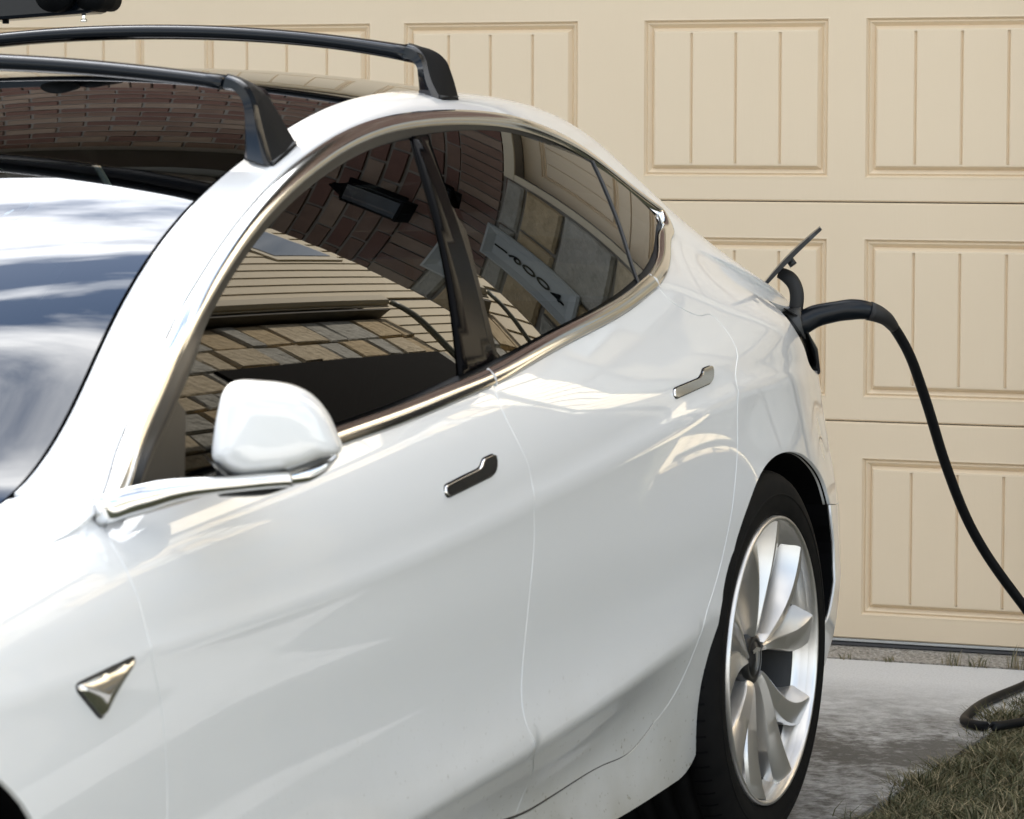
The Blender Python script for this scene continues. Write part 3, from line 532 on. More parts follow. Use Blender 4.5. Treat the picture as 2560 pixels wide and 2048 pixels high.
# ------------------------------------------------------------------ the car
CAR = thing('parked_car', 'white electric car with black roof bars, plugged in in front of the garage door', 'car', (0.19, -5.1459, 0))
def toL(U): U = np.atleast_2d(U); return np.stack([U[:, 1], U[:, 0], U[:, 2]], 1)   # (u,w,z) -> local x,y,z
def Sn(t, s):
    """points and outward normals of the body surface, local coordinates"""
    e = 2e-3; t = np.asarray(t, float); s = np.asarray(s, float)
    P = toL(S(t, s)); a = toL(S(t+e, s))-toL(S(t-e, s)); b = toL(S(t, np.minimum(s+e, SK[-1])))-toL(S(t, np.maximum(s-e, 0)))
    n = np.cross(b, a); n /= np.linalg.norm(n, axis=1, keepdims=True)+1e-12
    return P, n
SM = .1
def curve(name, n=60, rev=False, smooth=0):
    P = np.array(TAB[name], float)
    sc = P*np.array([1, SM]); d = np.r_[0, np.cumsum(np.linalg.norm(np.diff(sc, axis=0), axis=1))]
    C = sev(d, P, spl(d, P), np.linspace(0, d[-1], n))
    for _ in range(smooth): C[1:-1] = .25*C[:-2]+.5*C[1:-1]+.25*C[2:]
    return C[::-1] if rev else C
def join(*cs):
    out = [cs[0]]
    for c in cs[1:]: out.append(c[1:] if np.linalg.norm((c[0]-out[-1][-1])*[1, SM]) < .004 else c)
    return np.concatenate(out)
def line(a, b, n): return np.linspace(a, b, n)
def clean(poly):
    o = [poly[0]]
    for p in poly[1:]:
        if np.linalg.norm((p-o[-1])*[1, SM]) > .004: o.append(p)
    if np.linalg.norm((o[0]-o[-1])*[1, SM]) < .004: o.pop()
    return np.array(o)
def inside(P, poly):
    x, y = P[:, 0], P[:, 1]; r = np.zeros(len(P), bool); j = len(poly)-1
    for i in range(len(poly)):
        xi, yi = poly[i]; xj, yj = poly[j]
        c = ((yi > y) != (yj > y)) & (x < (xj-xi)*(y-yi)/(yj-yi+1e-15)+xi); r ^= c; j = i
    return r
def region(poly, sc, step=.022):
    """constrained triangulation of a polygon given in parameter space; returns params, triangles, boundary count"""
    Q = poly*np.array(sc); lo, hi = Q.min(0), Q.max(0)
    gx = np.arange(lo[0], hi[0], step); gy = np.arange(lo[1], hi[1], step*.87)
    G = np.array([(x+(step/2 if j % 2 else 0), y) for j, y in enumerate(gy) for x in gx])
    G = G[inside(G, Q)]
    # keep away from the boundary
    A = Q; B = np.roll(Q, -1, 0); keep = np.ones(len(G), bool)
    for a, b in zip(A, B):
        ab = b-a; L = ab@ab+1e-15; h = np.clip(((G-a)@ab)/L, 0, 1); dd = np.linalg.norm(G-(a+h[:, None]*ab), axis=1); keep &= dd > step*.45
    G = G[keep]; n = len(Q)
    pts = [Vector(p) for p in np.concatenate([Q, G])]
    r = geometry.delaunay_2d_cdt(pts, [], [list(range(n))], 1, 1e-7)
    V = np.array([tuple(v) for v in r[0]])
    return V/np.array(sc), [tuple(f) for f in r[2]]
def skin(name, V, F, N, m, parent, flange=.014, shrink=.0010, bead=.0005, solid_back=False):
    """mesh from points, faces and vertex normals; open edges are drawn in a little and folded back"""
    V = np.array(V, float); N = np.array(N, float)
    # orientation
    f0 = np.array(F); fn = np.cross(V[f0[:, 1]]-V[f0[:, 0]], V[f0[:, 2]]-V[f0[:, 0]])
    if (fn*N[f0[:, 0]]).sum() < 0: F = [f[::-1] for f in F]
    cnt = {}
    for f in F:
        for a, b in zip(f, f[1:]+f[:1]): cnt[(a, b)] = 1
    be = [(a, b) for (a, b) in cnt if (b, a) not in cnt]
    nxt = {}; 
    for a, b in be: nxt.setdefault(a, []).append(b)
    bv = sorted({a for e in be for a in e}); acc = {v: np.zeros(3) for v in bv}
    for a, b in be:
        e = V[b]-V[a]; e /= np.linalg.norm(e)+1e-12; i = np.cross(N[a], e); acc[a] += i; acc[b] += i
    Vn = V.copy(); nv = len(V); ex = []; exN = []; idx1 = {}; idx2 = {}
    for v in bv:
        i = acc[v]; i /= np.linalg.norm(i)+1e-12
        Vn[v] = V[v]+i*(shrink+bead)
        idx1[v] = nv+len(ex); ex.append(V[v]+i*shrink-N[v]*bead*.8); q = N[v]*.6-i*.8; exN.append(q/np.linalg.norm(q))
        idx2[v] = nv+len(ex); ex.append(V[v]+i*shrink-N[v]*flange); exN.append(-i)
    F2 = list(F)
    for a, b in be: F2 += [(b, a, idx1[a], idx1[b]), (idx1[b], idx1[a], idx2[a], idx2[b])]
    VV = np.concatenate([Vn, np.array(ex)]) if ex else Vn; NN = np.concatenate([N, np.array(exN)]) if ex else N
    me = bpy.data.meshes.new(name); me.from_pydata(VV.tolist(), [], F2); me.update()
    me.polygons.foreach_set('use_smooth', [True]*len(me.polygons)); me.normals_split_custom_set_from_vertices(NN.tolist())
    return new_obj(name, me, m, parent)
def body_panel(name, poly, m=None, off=0, step=.022, parent=None, **k):
    V, F = region(clean(poly), (1, SM), step); P, N = Sn(V[:, 0], V[:, 1])
    return skin(name, P+N*off, F, N, m or PAINT, parent or CAR, **k)

cF, cM, cR = curve('cut_f', 70), curve('cut_m', 70), curve('cut_r', 90)
top, rear, belt = curve('dlo_top', 120, smooth=3), curve('dlo_rear', 40, smooth=10), curve('belt', 100, smooth=4)
TAB['arch_r'][:3] = [[2.47, 8.7], [2.535, 8.62], [2.562, 8.45]]
pg, aR, aR2, dbot = curve('pillar_gap', 24), curve('arch_r', 60, smooth=1), curve('arch_r2', 24), curve('door_bot', 40)
NSK = SK[-1]
def ts_of(u, z):
    """flank parameters of a point given by distance along the car and height"""
    ss = np.linspace(3, NSK, 240); t = u+.05
    for _ in range(8):
        P = S(np.full(240, t), ss); k = np.argmin(abs(P[:, 2]-z)); t += u-P[k, 0]
    k = np.argmin(abs(P[:, 2]-z)); return t, ss[k]
def t_of_rail(u, s=0.):
    tt = np.linspace(TK[0], TK[-1], 900); P = S(tt, np.full(900, s)); return float(tt[np.argmin(abs(P[:, 0]-u))])
# front wheel opening
FA = np.array([ts_of(-.03+.375*math.cos(a), .262+.375*math.sin(a)) for a in np.linspace(math.radians(-8), math.radians(188), 50)])
t_end_r = t_of_rail(3.45); tr0 = pg[0][0]
fr_bot = np.array([cF[-1], [cF[-1][0], NSK]])
# fender: cut line, bottom, arch, nose, hood edge, pillar gap
nose = TK[0]+.05
body_panel('front_fender', join(cF[::-1], pg[::-1], line([pg[0][0], pg[0][1]], [pg[0][0]-.02, 0], 3), line([pg[0][0]-.02, 0], [nose, 0], 40), line([nose, 0], [nose, NSK], 30),
           line([nose, NSK], [FA[-1][0], NSK], 12), FA[::-1], line([FA[0][0], NSK], [cF[-1][0], NSK], 6), line([cF[-1][0], NSK], cF[-1], 4)))
FD = body_panel('front_door', join(cF[::-1], belt[::-1][:int(np.argmin(abs(belt[::-1][:, 0]-1.7277)))+1], cM, dbot))
RD = body_panel('rear_door', join(cM[::-1], belt[::-1][int(np.argmin(abs(belt[::-1][:, 0]-1.7277))):], cR))
# body side: pillar, roof rail, rear quarter and rocker in one pressing
lampf = [[3.253, 3.35], [3.262, 3.62], [3.262, 3.95], [3.30, 4.2], [3.36, 4.42], [3.46, 4.50], [3.60, 4.45]]
lampf = catmull(np.array(lampf), 24)
t_lid = TK[-1]-.30
body_panel('body_side', join(pg, top, rear, cR, dbot, line(dbot[-1], [dbot[-1][0], NSK], 5), line([dbot[-1][0], NSK], [aR[0][0], NSK], 60), aR,
           line(aR[-1], [3.42, 6.35], 12), line([3.42, 6.35], [t_lid, 6.35], 12), line([t_lid, 6.35], [t_lid, 4.45], 8), line([t_lid, 4.45], lampf[-1], 4), lampf[::-1],
           line(lampf[0], [3.55, 3.2], 8), line([3.55, 3.2], [3.56, 0], 16), line([3.56, 0], [pg[0][0]-.005, 0], 110)), step=.020)
body_panel('rear_bumper', join(aR2, line(aR2[-1], [aR2[-1][0], NSK], 4), line([aR2[-1][0], NSK], [TK[-1]-.02, NSK], 24), line([TK[-1]-.02, NSK], [TK[-1]-.02, 6.35], 14), line([TK[-1]-.02, 6.35], [3.42, 6.35], 24), line([3.42, 6.35], aR[-1], 12)), flange=.004)
body_panel('tail_lamp', join(lampf[:], line(lampf[-1], [t_lid+.2, 4.45], 12), line([t_lid+.2, 4.45], [t_lid+.2, 3.2], 8), line([t_lid+.2, 3.2], lampf[0], 12)), GLOSSB, off=-.012, shrink=.003)
body_panel('boot_lid', join(line([3.565, 0], [3.56, 3.15], 12), line([3.56, 3.15], [TK[-1]-.02, 3.15], 12), line([TK[-1]-.02, 3.15], [TK[-1]-.02, 0], 10), line([TK[-1]-.02, 0], [3.565, 0], 12)))

# dark inner structure behind the shut lines
def inner():
    for (t0, t1, s0, s1) in ((.40, 2.40, 3.4, 8.6),):
        tt = np.linspace(t0, t1, 50); ss = np.linspace(s0, s1, 24); T_, S_ = np.meshgrid(tt, ss, indexing='ij')
        P, N = Sn(T_.ravel(), S_.ravel()); P = P-N*.022; n = 24
        F = [(i*n+j, i*n+j+1, (i+1)*n+j+1, (i+1)*n+j) for i in range(49) for j in range(23)]
        new_obj('inner_panel', mesh('inner_panel', P, F, True), DARK, CAR)
inner()

# bright trim round the side windows
def trim(name, C, width=.026, side=1, m=CHROME, h=(0, .0035, .0055, .0045, .001, -.006), a=(0, .08, .42, .80, 1.0, 1.06), lift=.0005, parent=None):
    Q = C*[1, SM]; d = np.r_[0, np.cumsum(np.linalg.norm(np.diff(Q, axis=0), axis=1))]; n_ = max(12, int(d[-1]/.013)); q_ = np.linspace(0, d[-1], n_)
    C = np.stack([np.interp(q_, d, C[:, 0]), np.interp(q_, d, C[:, 1])], 1)
    for _ in range(3): C[1:-1] = .25*C[:-2]+.5*C[1:-1]+.25*C[2:]
    P, N = Sn(C[:, 0], C[:, 1]); T = np.gradient(P, axis=0)
    for _ in range(14): T[1:-1] = (T[:-2]+T[1:-1]+T[2:])/3
    T /= np.linalg.norm(T, axis=1, keepdims=True)
    B = np.cross(N, T)*side; V = []; n = len(P); k = len(a)
    rows = [(-.02, -.008)]+list(zip(a, h))
    V = np.concatenate([P+B*width*x+N*(y+lift) for x, y in rows])
    F = [(r*n+i, r*n+i+1, (r+1)*n+i+1, (r+1)*n+i) for r in range(len(rows)-1) for i in range(n-1)]
    o = new_obj(name, mesh(name, V, F, True), m, parent or CAR); 
    bm = bmesh.new(); bm.from_mesh(o.data); bmesh.ops.recalc_face_normals(bm, faces=bm.faces)
    s = sum(f.normal.dot(Vector(N[n//2])) for f in bm.faces)
    if s < 0: bmesh.ops.reverse_faces(bm, faces=bm.faces)
    bm.to_mesh(o.data); bm.free()
    o.data.polygons.foreach_set('use_smooth', [True]*len(o.data.polygons)); return o
GL_Z = .008
def Wgl(u, z): return .855-.035*(u-1.6)**2-(.34*(z-.86)+.52*(z-.86)**2)-.008
def dl(name, C, side_pt, **k):
    P, N = Sn(C[:, 0], C[:, 1]); i = len(C)//2; T = P[i+1]-P[i-1]; B = np.cross(N[i], T)
    sd = 1 if B @ (side_pt-P[i]) > 0 else -1
    return trim(name, C, side=sd, **k)
ctr = np.array([.76, 1.75, 1.06])
toprear = join(top, rear)
dl('window_trim', toprear, ctr)
k0 = int(np.argmin(abs(belt[:, 0]-1.7277)))
dl('belt_trim', join(belt[:k0], np.array([[1.7295, belt[k0, 1]]])), ctr, width=.027)
dl('belt_trim', join(np.array([[1.7255, belt[k0, 1]]]), belt[k0+1:]), ctr, width=.027)
GK = dict(m=BLACKM, a=(.96, .97, 1.36, 1.38), h=(-.002, -.0075, -.009, -.03))
dl('window_seal', toprear, ctr, **GK); dl('window_seal', belt, ctr, **GK)
CD = join(cR[int(len(cR)*.60):], dbot); Pd, Nd = Sn(CD[:, 0], CD[:, 1]); tube('door_seal', (Pd-Nd*.001)[::4], [.0003, .0008, .0016, .0022, .0024, .0024, .0024, .0024, .0024, .0024, .0024], BLACKM, CAR, 6, 90)
# thin bright end caps where the trim pieces meet
def cap(t_, s_):
    P, N = Sn(np.array([t_, t_+.001]), np.array([s_, s_])); p, nn = P[0], N[0]; tt = (P[1]-P[0])/np.linalg.norm(P[1]-P[0]); b = np.cross(nn, tt)
    if b[2] < 0: b = -b
    q = [p-b*.002+nn*.002, p+b*.012+nn*.0075, p+b*.027+nn*.003, p+b*.027-nn*.004, p-b*.002-nn*.004]
    prism('trim_joint', [tuple(v-tt*.002) for v in q], tuple(tt*.004), PAINT, CAR)
cap(1.7277, 3.18); cap(2.6112, 3.042)

# side glass on its own evenly curved sheet
loop = np.concatenate([toprear, belt[1:]]); Pl, _ = Sn(loop[:, 0], loop[:, 1]); LUZ = np.stack([Pl[:, 1], Pl[:, 2]], 1)
def inset(L, d):
    c = L.mean(0); T = np.roll(L, -2, 0)-np.roll(L, 2, 0); T /= np.linalg.norm(T, axis=1, keepdims=True)+1e-12; nn = np.stack([-T[:, 1], T[:, 0]], 1)
    if ((c-L)*nn).sum() < 0: nn = -nn
    return L+nn*d
LI = inset(LUZ, .026); LI = LI[inside(LI, LUZ)]
d = np.linalg.norm(LI-np.roll(LI, 1, 0), axis=1); LI = LI[d > .003]
def split(L, cut):
    i = int(np.argmin(np.linalg.norm(L-cut[0], axis=1))); j = int(np.argmin(np.linalg.norm(L-cut[-1], axis=1)))
    if i > j: i, j, cut = j, i, cut[::-1]
    a = np.concatenate([L[:i+1], cut[1:-1], L[j:]]); b = np.concatenate([L[i:j+1], cut[1:-1][::-1]])
    return (a, b) if a[:, 0].mean() < b[:, 0].mean() else (b, a)
def dense2(name): P = np.array(TAB[name], float); return catmull(P, 30)
bl, br, qd, sl = dense2('bp_left'), dense2('bp_right'), dense2('q_div'), dense2('sail')
fw = split(LI, bl+[.03, 0])[0]; rest = split(LI, br-[.03, 0])[1]; pil = split(split(LI, bl)[1], br)[0]
rw, qw = split(rest, qd); sail, fw = split(fw, sl)
def Wrear(u, z):
    h = z-.86; return .868-.086*(u-2.087)**2-.516*h+.102*h*h-.786*h**3-.054*(u-2.1)*h-.001
def glass(name, L, m, off=0., fn=None):
    Wgl = fn or globals()['Wgl']
    L = L[np.r_[True, np.linalg.norm(np.diff(L, axis=0), axis=1) > .0025]]
    V, F = region(L, (1, 1), .03); e = 1e-3
    w = np.array([Wgl(u, z) for u, z in V])+off
    N = np.array([(1, -(Wgl(u+e, z)-Wgl(u-e, z))/2/e, -(Wgl(u, z+e)-Wgl(u, z-e))/2/e) for u, z in V]); N /= np.linalg.norm(N, axis=1, keepdims=True)
    P3_ = np.stack([w, V[:, 0], V[:, 1]], 1)
    f0 = np.array(F); a = np.cross(P3_[f0[:, 1]]-P3_[f0[:, 0]], P3_[f0[:, 2]]-P3_[f0[:, 0]])
    if (a*N[f0[:, 0]]).sum() < 0: F = [f[::-1] for f in F]
    me = mesh(name, P3_, F, True); me.normals_split_custom_set_from_vertices(N.tolist()); return new_obj(name, me, m, CAR)
glass('front_side_window', fw, GLASS_SIDE); pc = glass('pillar_cover', pil, GLOSSB, off=.004)
sol = pc.modifiers.new('thick', 'SOLIDIFY'); sol.thickness = .010; sol.offset = -1; glass('rear_side_window', rw, GLASS_SIDE, fn=Wrear); glass('quarter_window', qw, GLASS_SIDE, fn=Wrear)
glass('mirror_sail', sail, BLACKM, off=.002)
tube('quarter_division', [(Wrear(u, z)+.001, u, z) for u, z in qd], .0032, BLACKM, CAR, 8, 24)

# windscreen, roof glass, bonnet: sheets spanning from side to side
def span(name, t0, t1, m, bow, crown, q1=1.0, nt=50, nq=60, lift=-.002, edge=.0):
    tt = np.linspace(t0, t1, nt); E_ = toL(S(tt, np.zeros(nt))); V = []
    bw = np.interp(E_[:, 1], *zip(*bow)); cr = np.interp(E_[:, 1], *zip(*crown))
    for _ in range(3): bw[1:-1] = (bw[:-2]+bw[1:-1]+bw[2:])/3; cr[1:-1] = (cr[:-2]+cr[1:-1]+cr[2:])/3
    for i in range(nt):
        for q in np.linspace(-q1, q1, nq):
            f = 1-q*q; V.append((q*(E_[i, 0]-edge), E_[i, 1]-bw[i]*f, E_[i, 2]+cr[i]*f+lift))
    F = [(i*nq+j, i*nq+j+1, (i+1)*nq+j+1, (i+1)*nq+j) for i in range(nt-1) for j in range(nq-1)]
    me = mesh(name, V, F, True); o = new_obj(name, me, m, CAR)
    if me.polygons[0].normal.z < 0: me.flip_normals()
    return o
BOW = [(-.9, .25), (-.4, .22), (.2, .30), (.46, .33), (.9, .22), (1.3, .11), (1.7, .03), (2.2, 0), (2.6, -.02), (3.0, -.05), (3.5, -.07), (3.7, -.04)]
CRN = [(-.9, .05), (.0, .05), (.40, .03), (.46, -.015), (.7, .0), (1.0, .02), (1.3, .032), (1.7, .038), (2.3, .042), (3.0, .045), (3.5, .03)]
tA, tH, tB = t_of_rail(.475), t_of_rail(1.315), t_of_rail(3.30)
span('windscreen', tA+.004, tH-.002, GLASS_WIND, BOW, CRN, edge=.006)
span('roof_glass', tH+.002, t_of_rail(2.46), GLASS_ROOF, BOW, CRN, edge=.006)
span('rear_window', t_of_rail(2.465), tB, GLASS_ROOF, BOW, CRN, edge=.006)
span('boot_top', tB+.006, t_of_rail(3.52), PAINT, BOW, CRN)
span('bonnet', nose, t_of_rail(.468), PAINT, BOW, CRN, lift=.0, edge=.0015)
# black border printed along the edge of the windscreen, under the glass
def border(sgn):
    tt = np.linspace(tA, tH, 60); E_ = toL(S(tt, np.zeros(60))); bw = np.interp(E_[:, 1], *zip(*BOW)); cr = np.interp(E_[:, 1], *zip(*CRN)); V = []; nq = 8
    for i in range(60):
        w0 = .085/E_[i, 0]
        for q in np.linspace(1-w0, 1.0, nq): f = 1-q*q; V.append((sgn*q*(E_[i, 0]-.006), E_[i, 1]-bw[i]*f, E_[i, 2]+cr[i]*f-.007))
    F = [(i*nq+j, i*nq+j+1, (i+1)*nq+j+1, (i+1)*nq+j) for i in range(59) for j in range(nq-1)]
    new_obj('glass_border', mesh('glass_border', V, F, True), DARK, CAR)
border(1); border(-1)

# interior
def interior():
    im = mat('cabin_black', (.010, .010, .011), .8); sm = mat('seat_black', (.016, .016, .018), .5)
    MB().box((-.74, .2, .32), (.74, 2.9, .36)).obj('cabin_floor', im, CAR)
    MB().box((-.76, .45, .36), (-.72, 2.8, .80)).box((.72, .45, .36), (.76, 2.8, .80)).obj('door_lining', im, CAR)
    prism('dashboard', [(-.72, .42, .36), (-.72, .42, .76), (-.72, .62, .80), (-.72, .90, .76), (-.72, .92, .60), (-.72, .7, .36)], (1.44, 0, 0), im, CAR, .01)
    prism('parcel_shelf', [(-.6, 2.55, .9), (-.6, 3.3, .93), (-.6, 3.3, .90), (-.6, 2.55, .86)], (1.2, 0, 0), im, CAR)
    box_obj('centre_screen', (-.17, .86, .76), (.17, .87, .95), GLOSSB, CAR, .003)
    # steering wheel
    C = [(.37+.175*math.cos(a), .98+.06*math.sin(a)*.9, .80+.165*math.sin(a)) for a in np.linspace(0, 2*math.pi, 40)]
    tube('steering_wheel', C, .014, im, CAR, 8, 60, up=(0, 1, 0))
    for sx in (-.37, .37):
        s = prism('seat', [(sx-.24, 1.10, .42), (sx-.24, 1.08, .55), (sx-.24, 1.58, .53), (sx-.24, 1.62, .42)], (.48, 0, 0), sm, CAR, .05)
        prism('backrest', [(sx-.23, 1.55, .50), (sx-.23, 1.67, .48), (sx-.23, 1.93, 1.02), (sx-.23, 1.86, 1.06), (sx-.23, 1.79, 1.04)], (.46, 0, 0), sm, s, .045)
        prism('headrest', [(sx-.13, 1.86, 1.04), (sx-.13, 1.96, 1.03), (sx-.13, 2.0, 1.17), (sx-.13, 1.93, 1.19)], (.26, 0, 0), sm, s, .035)
    b = prism('rear_bench', [(-.62, 2.05, .42), (-.62, 2.03, .56), (-.62, 2.5, .54), (-.62, 2.52, .42)], (1.24, 0, 0), sm, CAR, .05)
    prism('backrest', [(-.62, 2.45, .5), (-.62, 2.55, .5), (-.62, 2.78, .92), (-.62, 2.68, .95)], (1.24, 0, 0), sm, b, .04)
interior()

# door handles: recess then bright blade
def blob(name, pts, m, off, thick, grow=0., dome=0., shrink=.0006, flange=.006, step=.006, rnd=5):
    C = np.array(pts, float); c = C.mean(0); sc = np.array([1, SM])
    C2_ = np.concatenate([C, C[:1]]); dq = np.r_[0, np.cumsum(np.linalg.norm(np.diff(C2_*sc, axis=0), axis=1))]; qq = np.linspace(0, dq[-1], 141)[:-1]
    D = np.stack([np.interp(qq, dq, C2_[:, 0]), np.interp(qq, dq, C2_[:, 1])], 1)
    for _ in range(rnd): D = .25*np.roll(D, 1, 0)+.5*D+.25*np.roll(D, -1, 0)
    if grow:
        Q = D*sc; T = np.roll(Q, -1, 0)-np.roll(Q, 1, 0); T /= np.linalg.norm(T, axis=1, keepdims=True)+1e-9; nn = np.stack([T[:, 1], -T[:, 0]], 1)
        if ((Q-c*sc)*nn).sum() < 0: nn = -nn
        D = (Q+nn*grow)/sc
    D = clean(D); V, F = region(D, (1, SM), step); P, N = Sn(V[:, 0], V[:, 1])
    Q = V*sc; B = D*sc
    A = B; Bn = np.roll(B, -1, 0); dm = np.full(len(Q), 9.)
    for a, b in zip(A, Bn):
        ab = b-a; h = np.clip(((Q-a)@ab)/(ab@ab+1e-15), 0, 1); dm = np.minimum(dm, np.linalg.norm(Q-(a+h[:, None]*ab), axis=1))
    k = np.clip(dm/max(1e-6, thick), 0, 1); h = off+dome*np.sqrt(1-(1-k)**2)
    P2 = P+N*h[:, None]; g = np.zeros((len(V), 3)); Fa = np.array(F)
    fn = np.cross(P2[Fa[:, 1]]-P2[Fa[:, 0]], P2[Fa[:, 2]]-P2[Fa[:, 0]]); sg = np.sign((fn*N[Fa[:, 0]]).sum(1))[:, None]; fn *= sg
    for kk in range(3): np.add.at(g, Fa[:, kk], fn)
    g /= np.linalg.norm(g, axis=1, keepdims=True)+1e-12
    return skin(name, P2, F, g, m, CAR, flange=flange, shrink=shrink, bead=.0008)
for nm in ('handle_f', 'handle_r'):
    blob('handle_recess', TAB[nm], DARK, .0006, .01, grow=.0016, flange=.002)
    blob('door_handle', TAB[nm], CHROME, .0040, .006, dome=.0, flange=.006, rnd=3)
BD = [[.3835, 4.745], [.5248, 4.640], [.4430, 5.175]]
blob('badge_surround', BD, BLACKM, .0008, .01, grow=.003, dome=.001, flange=.002, rnd=16)
blob('repeater_badge', BD, CHROME, .002, .030, dome=.011, flange=.004, rnd=12, step=.004)

# door mirror
def mirror():
    C0 = np.array([.655, .905]); A = np.array([.115, .145]); A /= np.linalg.norm(A); nn = np.array([-A[1], A[0]])   # (u,w) ; nn points forward/outward
    O = np.array(TAB['mirror'], float); O = catmull(np.concatenate([O, O[:1]]), 121)[:-1]; c = np.array([.088, .908])
    for _ in range(3): O = .25*np.roll(O, 1, 0)+.5*O+.25*np.roll(O, -1, 0)
    def P3(a, z, d): q = C0+A*a+nn*d; return (q[1], q[0], z)
    rings = []; 
    # from the rear rim forward to the nose of the shell
    prof = [(-.075, .93), (-.055, .965), (-.03, .99), (-.015, 1.0)]+[(-.015+.044*(1-k**4.6)**.5, k) for k in (.995, .985, .97, .95, .92, .88, .83, .77, .70, .62, .52, .42, .3, .18, .08)]
    V = []; F = []; n = len(O)
    for d, k in prof:
        for a, z in O: V.append(P3(c[0]+(a-c[0])*k+(.0 if d >= 0 else -d*.25), c[1]+(z-c[1])*k, d-.022*(((c[0]+(a-c[0])*k-.03)/.15)**2)))
    r = len(prof)
    for i in range(r-1):
        for j in range(n): F.append((i*n+j, i*n+(j+1) % n, (i+1)*n+(j+1) % n, (i+1)*n+j))
    V.append(P3(c[0], c[1], .029-.022*(((c[0]-.03)/.15)**2))); k0 = len(V)-1; F += [((r-1)*n+j, (r-1)*n+(j+1) % n, k0) for j in range(n)]
    me = mesh('mirror_housing', V, F, True); bm = bmesh.new(); bm.from_mesh(me); bmesh.ops.recalc_face_normals(bm, faces=bm.faces)
    bm.to_mesh(me); bm.free(); me.polygons.foreach_set('use_smooth', [True]*len(me.polygons))
    MH = new_obj('mirror_housing', me, PAINT, CAR)
    # mirror glass at the back
    Vg = [P3(c[0]+(a-c[0])*.9+.019, c[1]+(z-c[1])*.9, -.072-.02*(((a-.02)/.155)**2)) for a, z in O]
    new_obj('mirror_glass', mesh('mirror_glass', Vg, [tuple(range(n))]), mat('mirror_silver', (.8, .8, .8), .02, metal=1), MH)
    # black lower lip and bright foot
    low = [(a, z) for a, z in O]
    V = []; F = []
    for d, k, dz in ((-.07, .93, -.004), (0, 1.0, -.003), (.012, .99, -.004), (.02, .93, -.006)):
        for a, z in low: V.append(P3(c[0]+(a-c[0])*k, c[1]+(z-c[1])*k*1.0+dz, d-.004-.02*(((a-.02)/.155)**2)))
    F = [(i*n+j, i*n+(j+1) % n, (i+1)*n+(j+1) % n, (i+1)*n+j) for i in range(3) for j in range(n) if low[j][1] < c[1]-.034]
    new_obj('mirror_gasket', mesh('mirror_gasket', V, F, True), BLACKM, MH)
    foot = [P3(.09, .853, -.03), P3(.12, .855, -.03), P3(.15, .862, -.035), P3(.172, .874, -.04)]
    tube('turn_signal_foot', [P3(.105, .850, -.012), P3(.125, .853, -.013), P3(.148, .861, -.02), P3(.170, .874, -.028)], [.013, .0145, .012, .005], CHROME, MH, 14, 24, ell=(1, .8))
    tube('mirror_base', [P3(.03, .846, -.035), P3(.09, .846, -.04), P3(.14, .856, -.045)], [.02, .02, .012], BLACKM, MH, 12, 16)
    # bright arm from the door corner
    Q = [(w, u, z) for u, w, z in TAB['arm']]
    Q = [(Q[0][0]-.012, Q[0][1]-.002, Q[0][2]-.001)]+Q
    V = []; F = []; Cq = catmull(Q, 50); hh = np.interp(np.linspace(0, 1, 50), [0, .12, .3, .5, .7, 1], [.0175, .0178, .0165, .0125, .0098, .0095]); dd = np.interp(np.linspace(0, 1, 50), [0, .12, .4, 1], [.006, .010, .018, .020])
    nv = Vector((nn[1], nn[0], 0)).normalized(); sec = [(-1, 0), (-.9, .62), (-.3, .97), (.25, 1.0), (.72, .82), (.98, .35), (1.0, -.1), (.75, -.6), (.1, -.98), (-.6, -.9)]
    for i in range(50):
        for a, b in sec: V.append((Cq[i][0]+nv.x*a*dd[i], Cq[i][1]+nv.y*a*dd[i], Cq[i][2]+b*hh[i]))
    k = len(sec)
    for i in range(49):
        for j in range(k): F.append((i*k+j, i*k+(j+1) % k, (i+1)*k+(j+1) % k, (i+1)*k+j))
    F += [tuple(range(k)), tuple(49*k+j for j in range(k))[::-1]]
    me = mesh('mirror_arm', V, F, True); bm = bmesh.new(); bm.from_mesh(me); bmesh.ops.recalc_face_normals(bm, faces=bm.faces); bm.to_mesh(me); bm.free()
    me.polygons.foreach_set('use_smooth', [True]*len(me.polygons)); new_obj('mirror_arm', me, CHROME, CAR)
mirror()

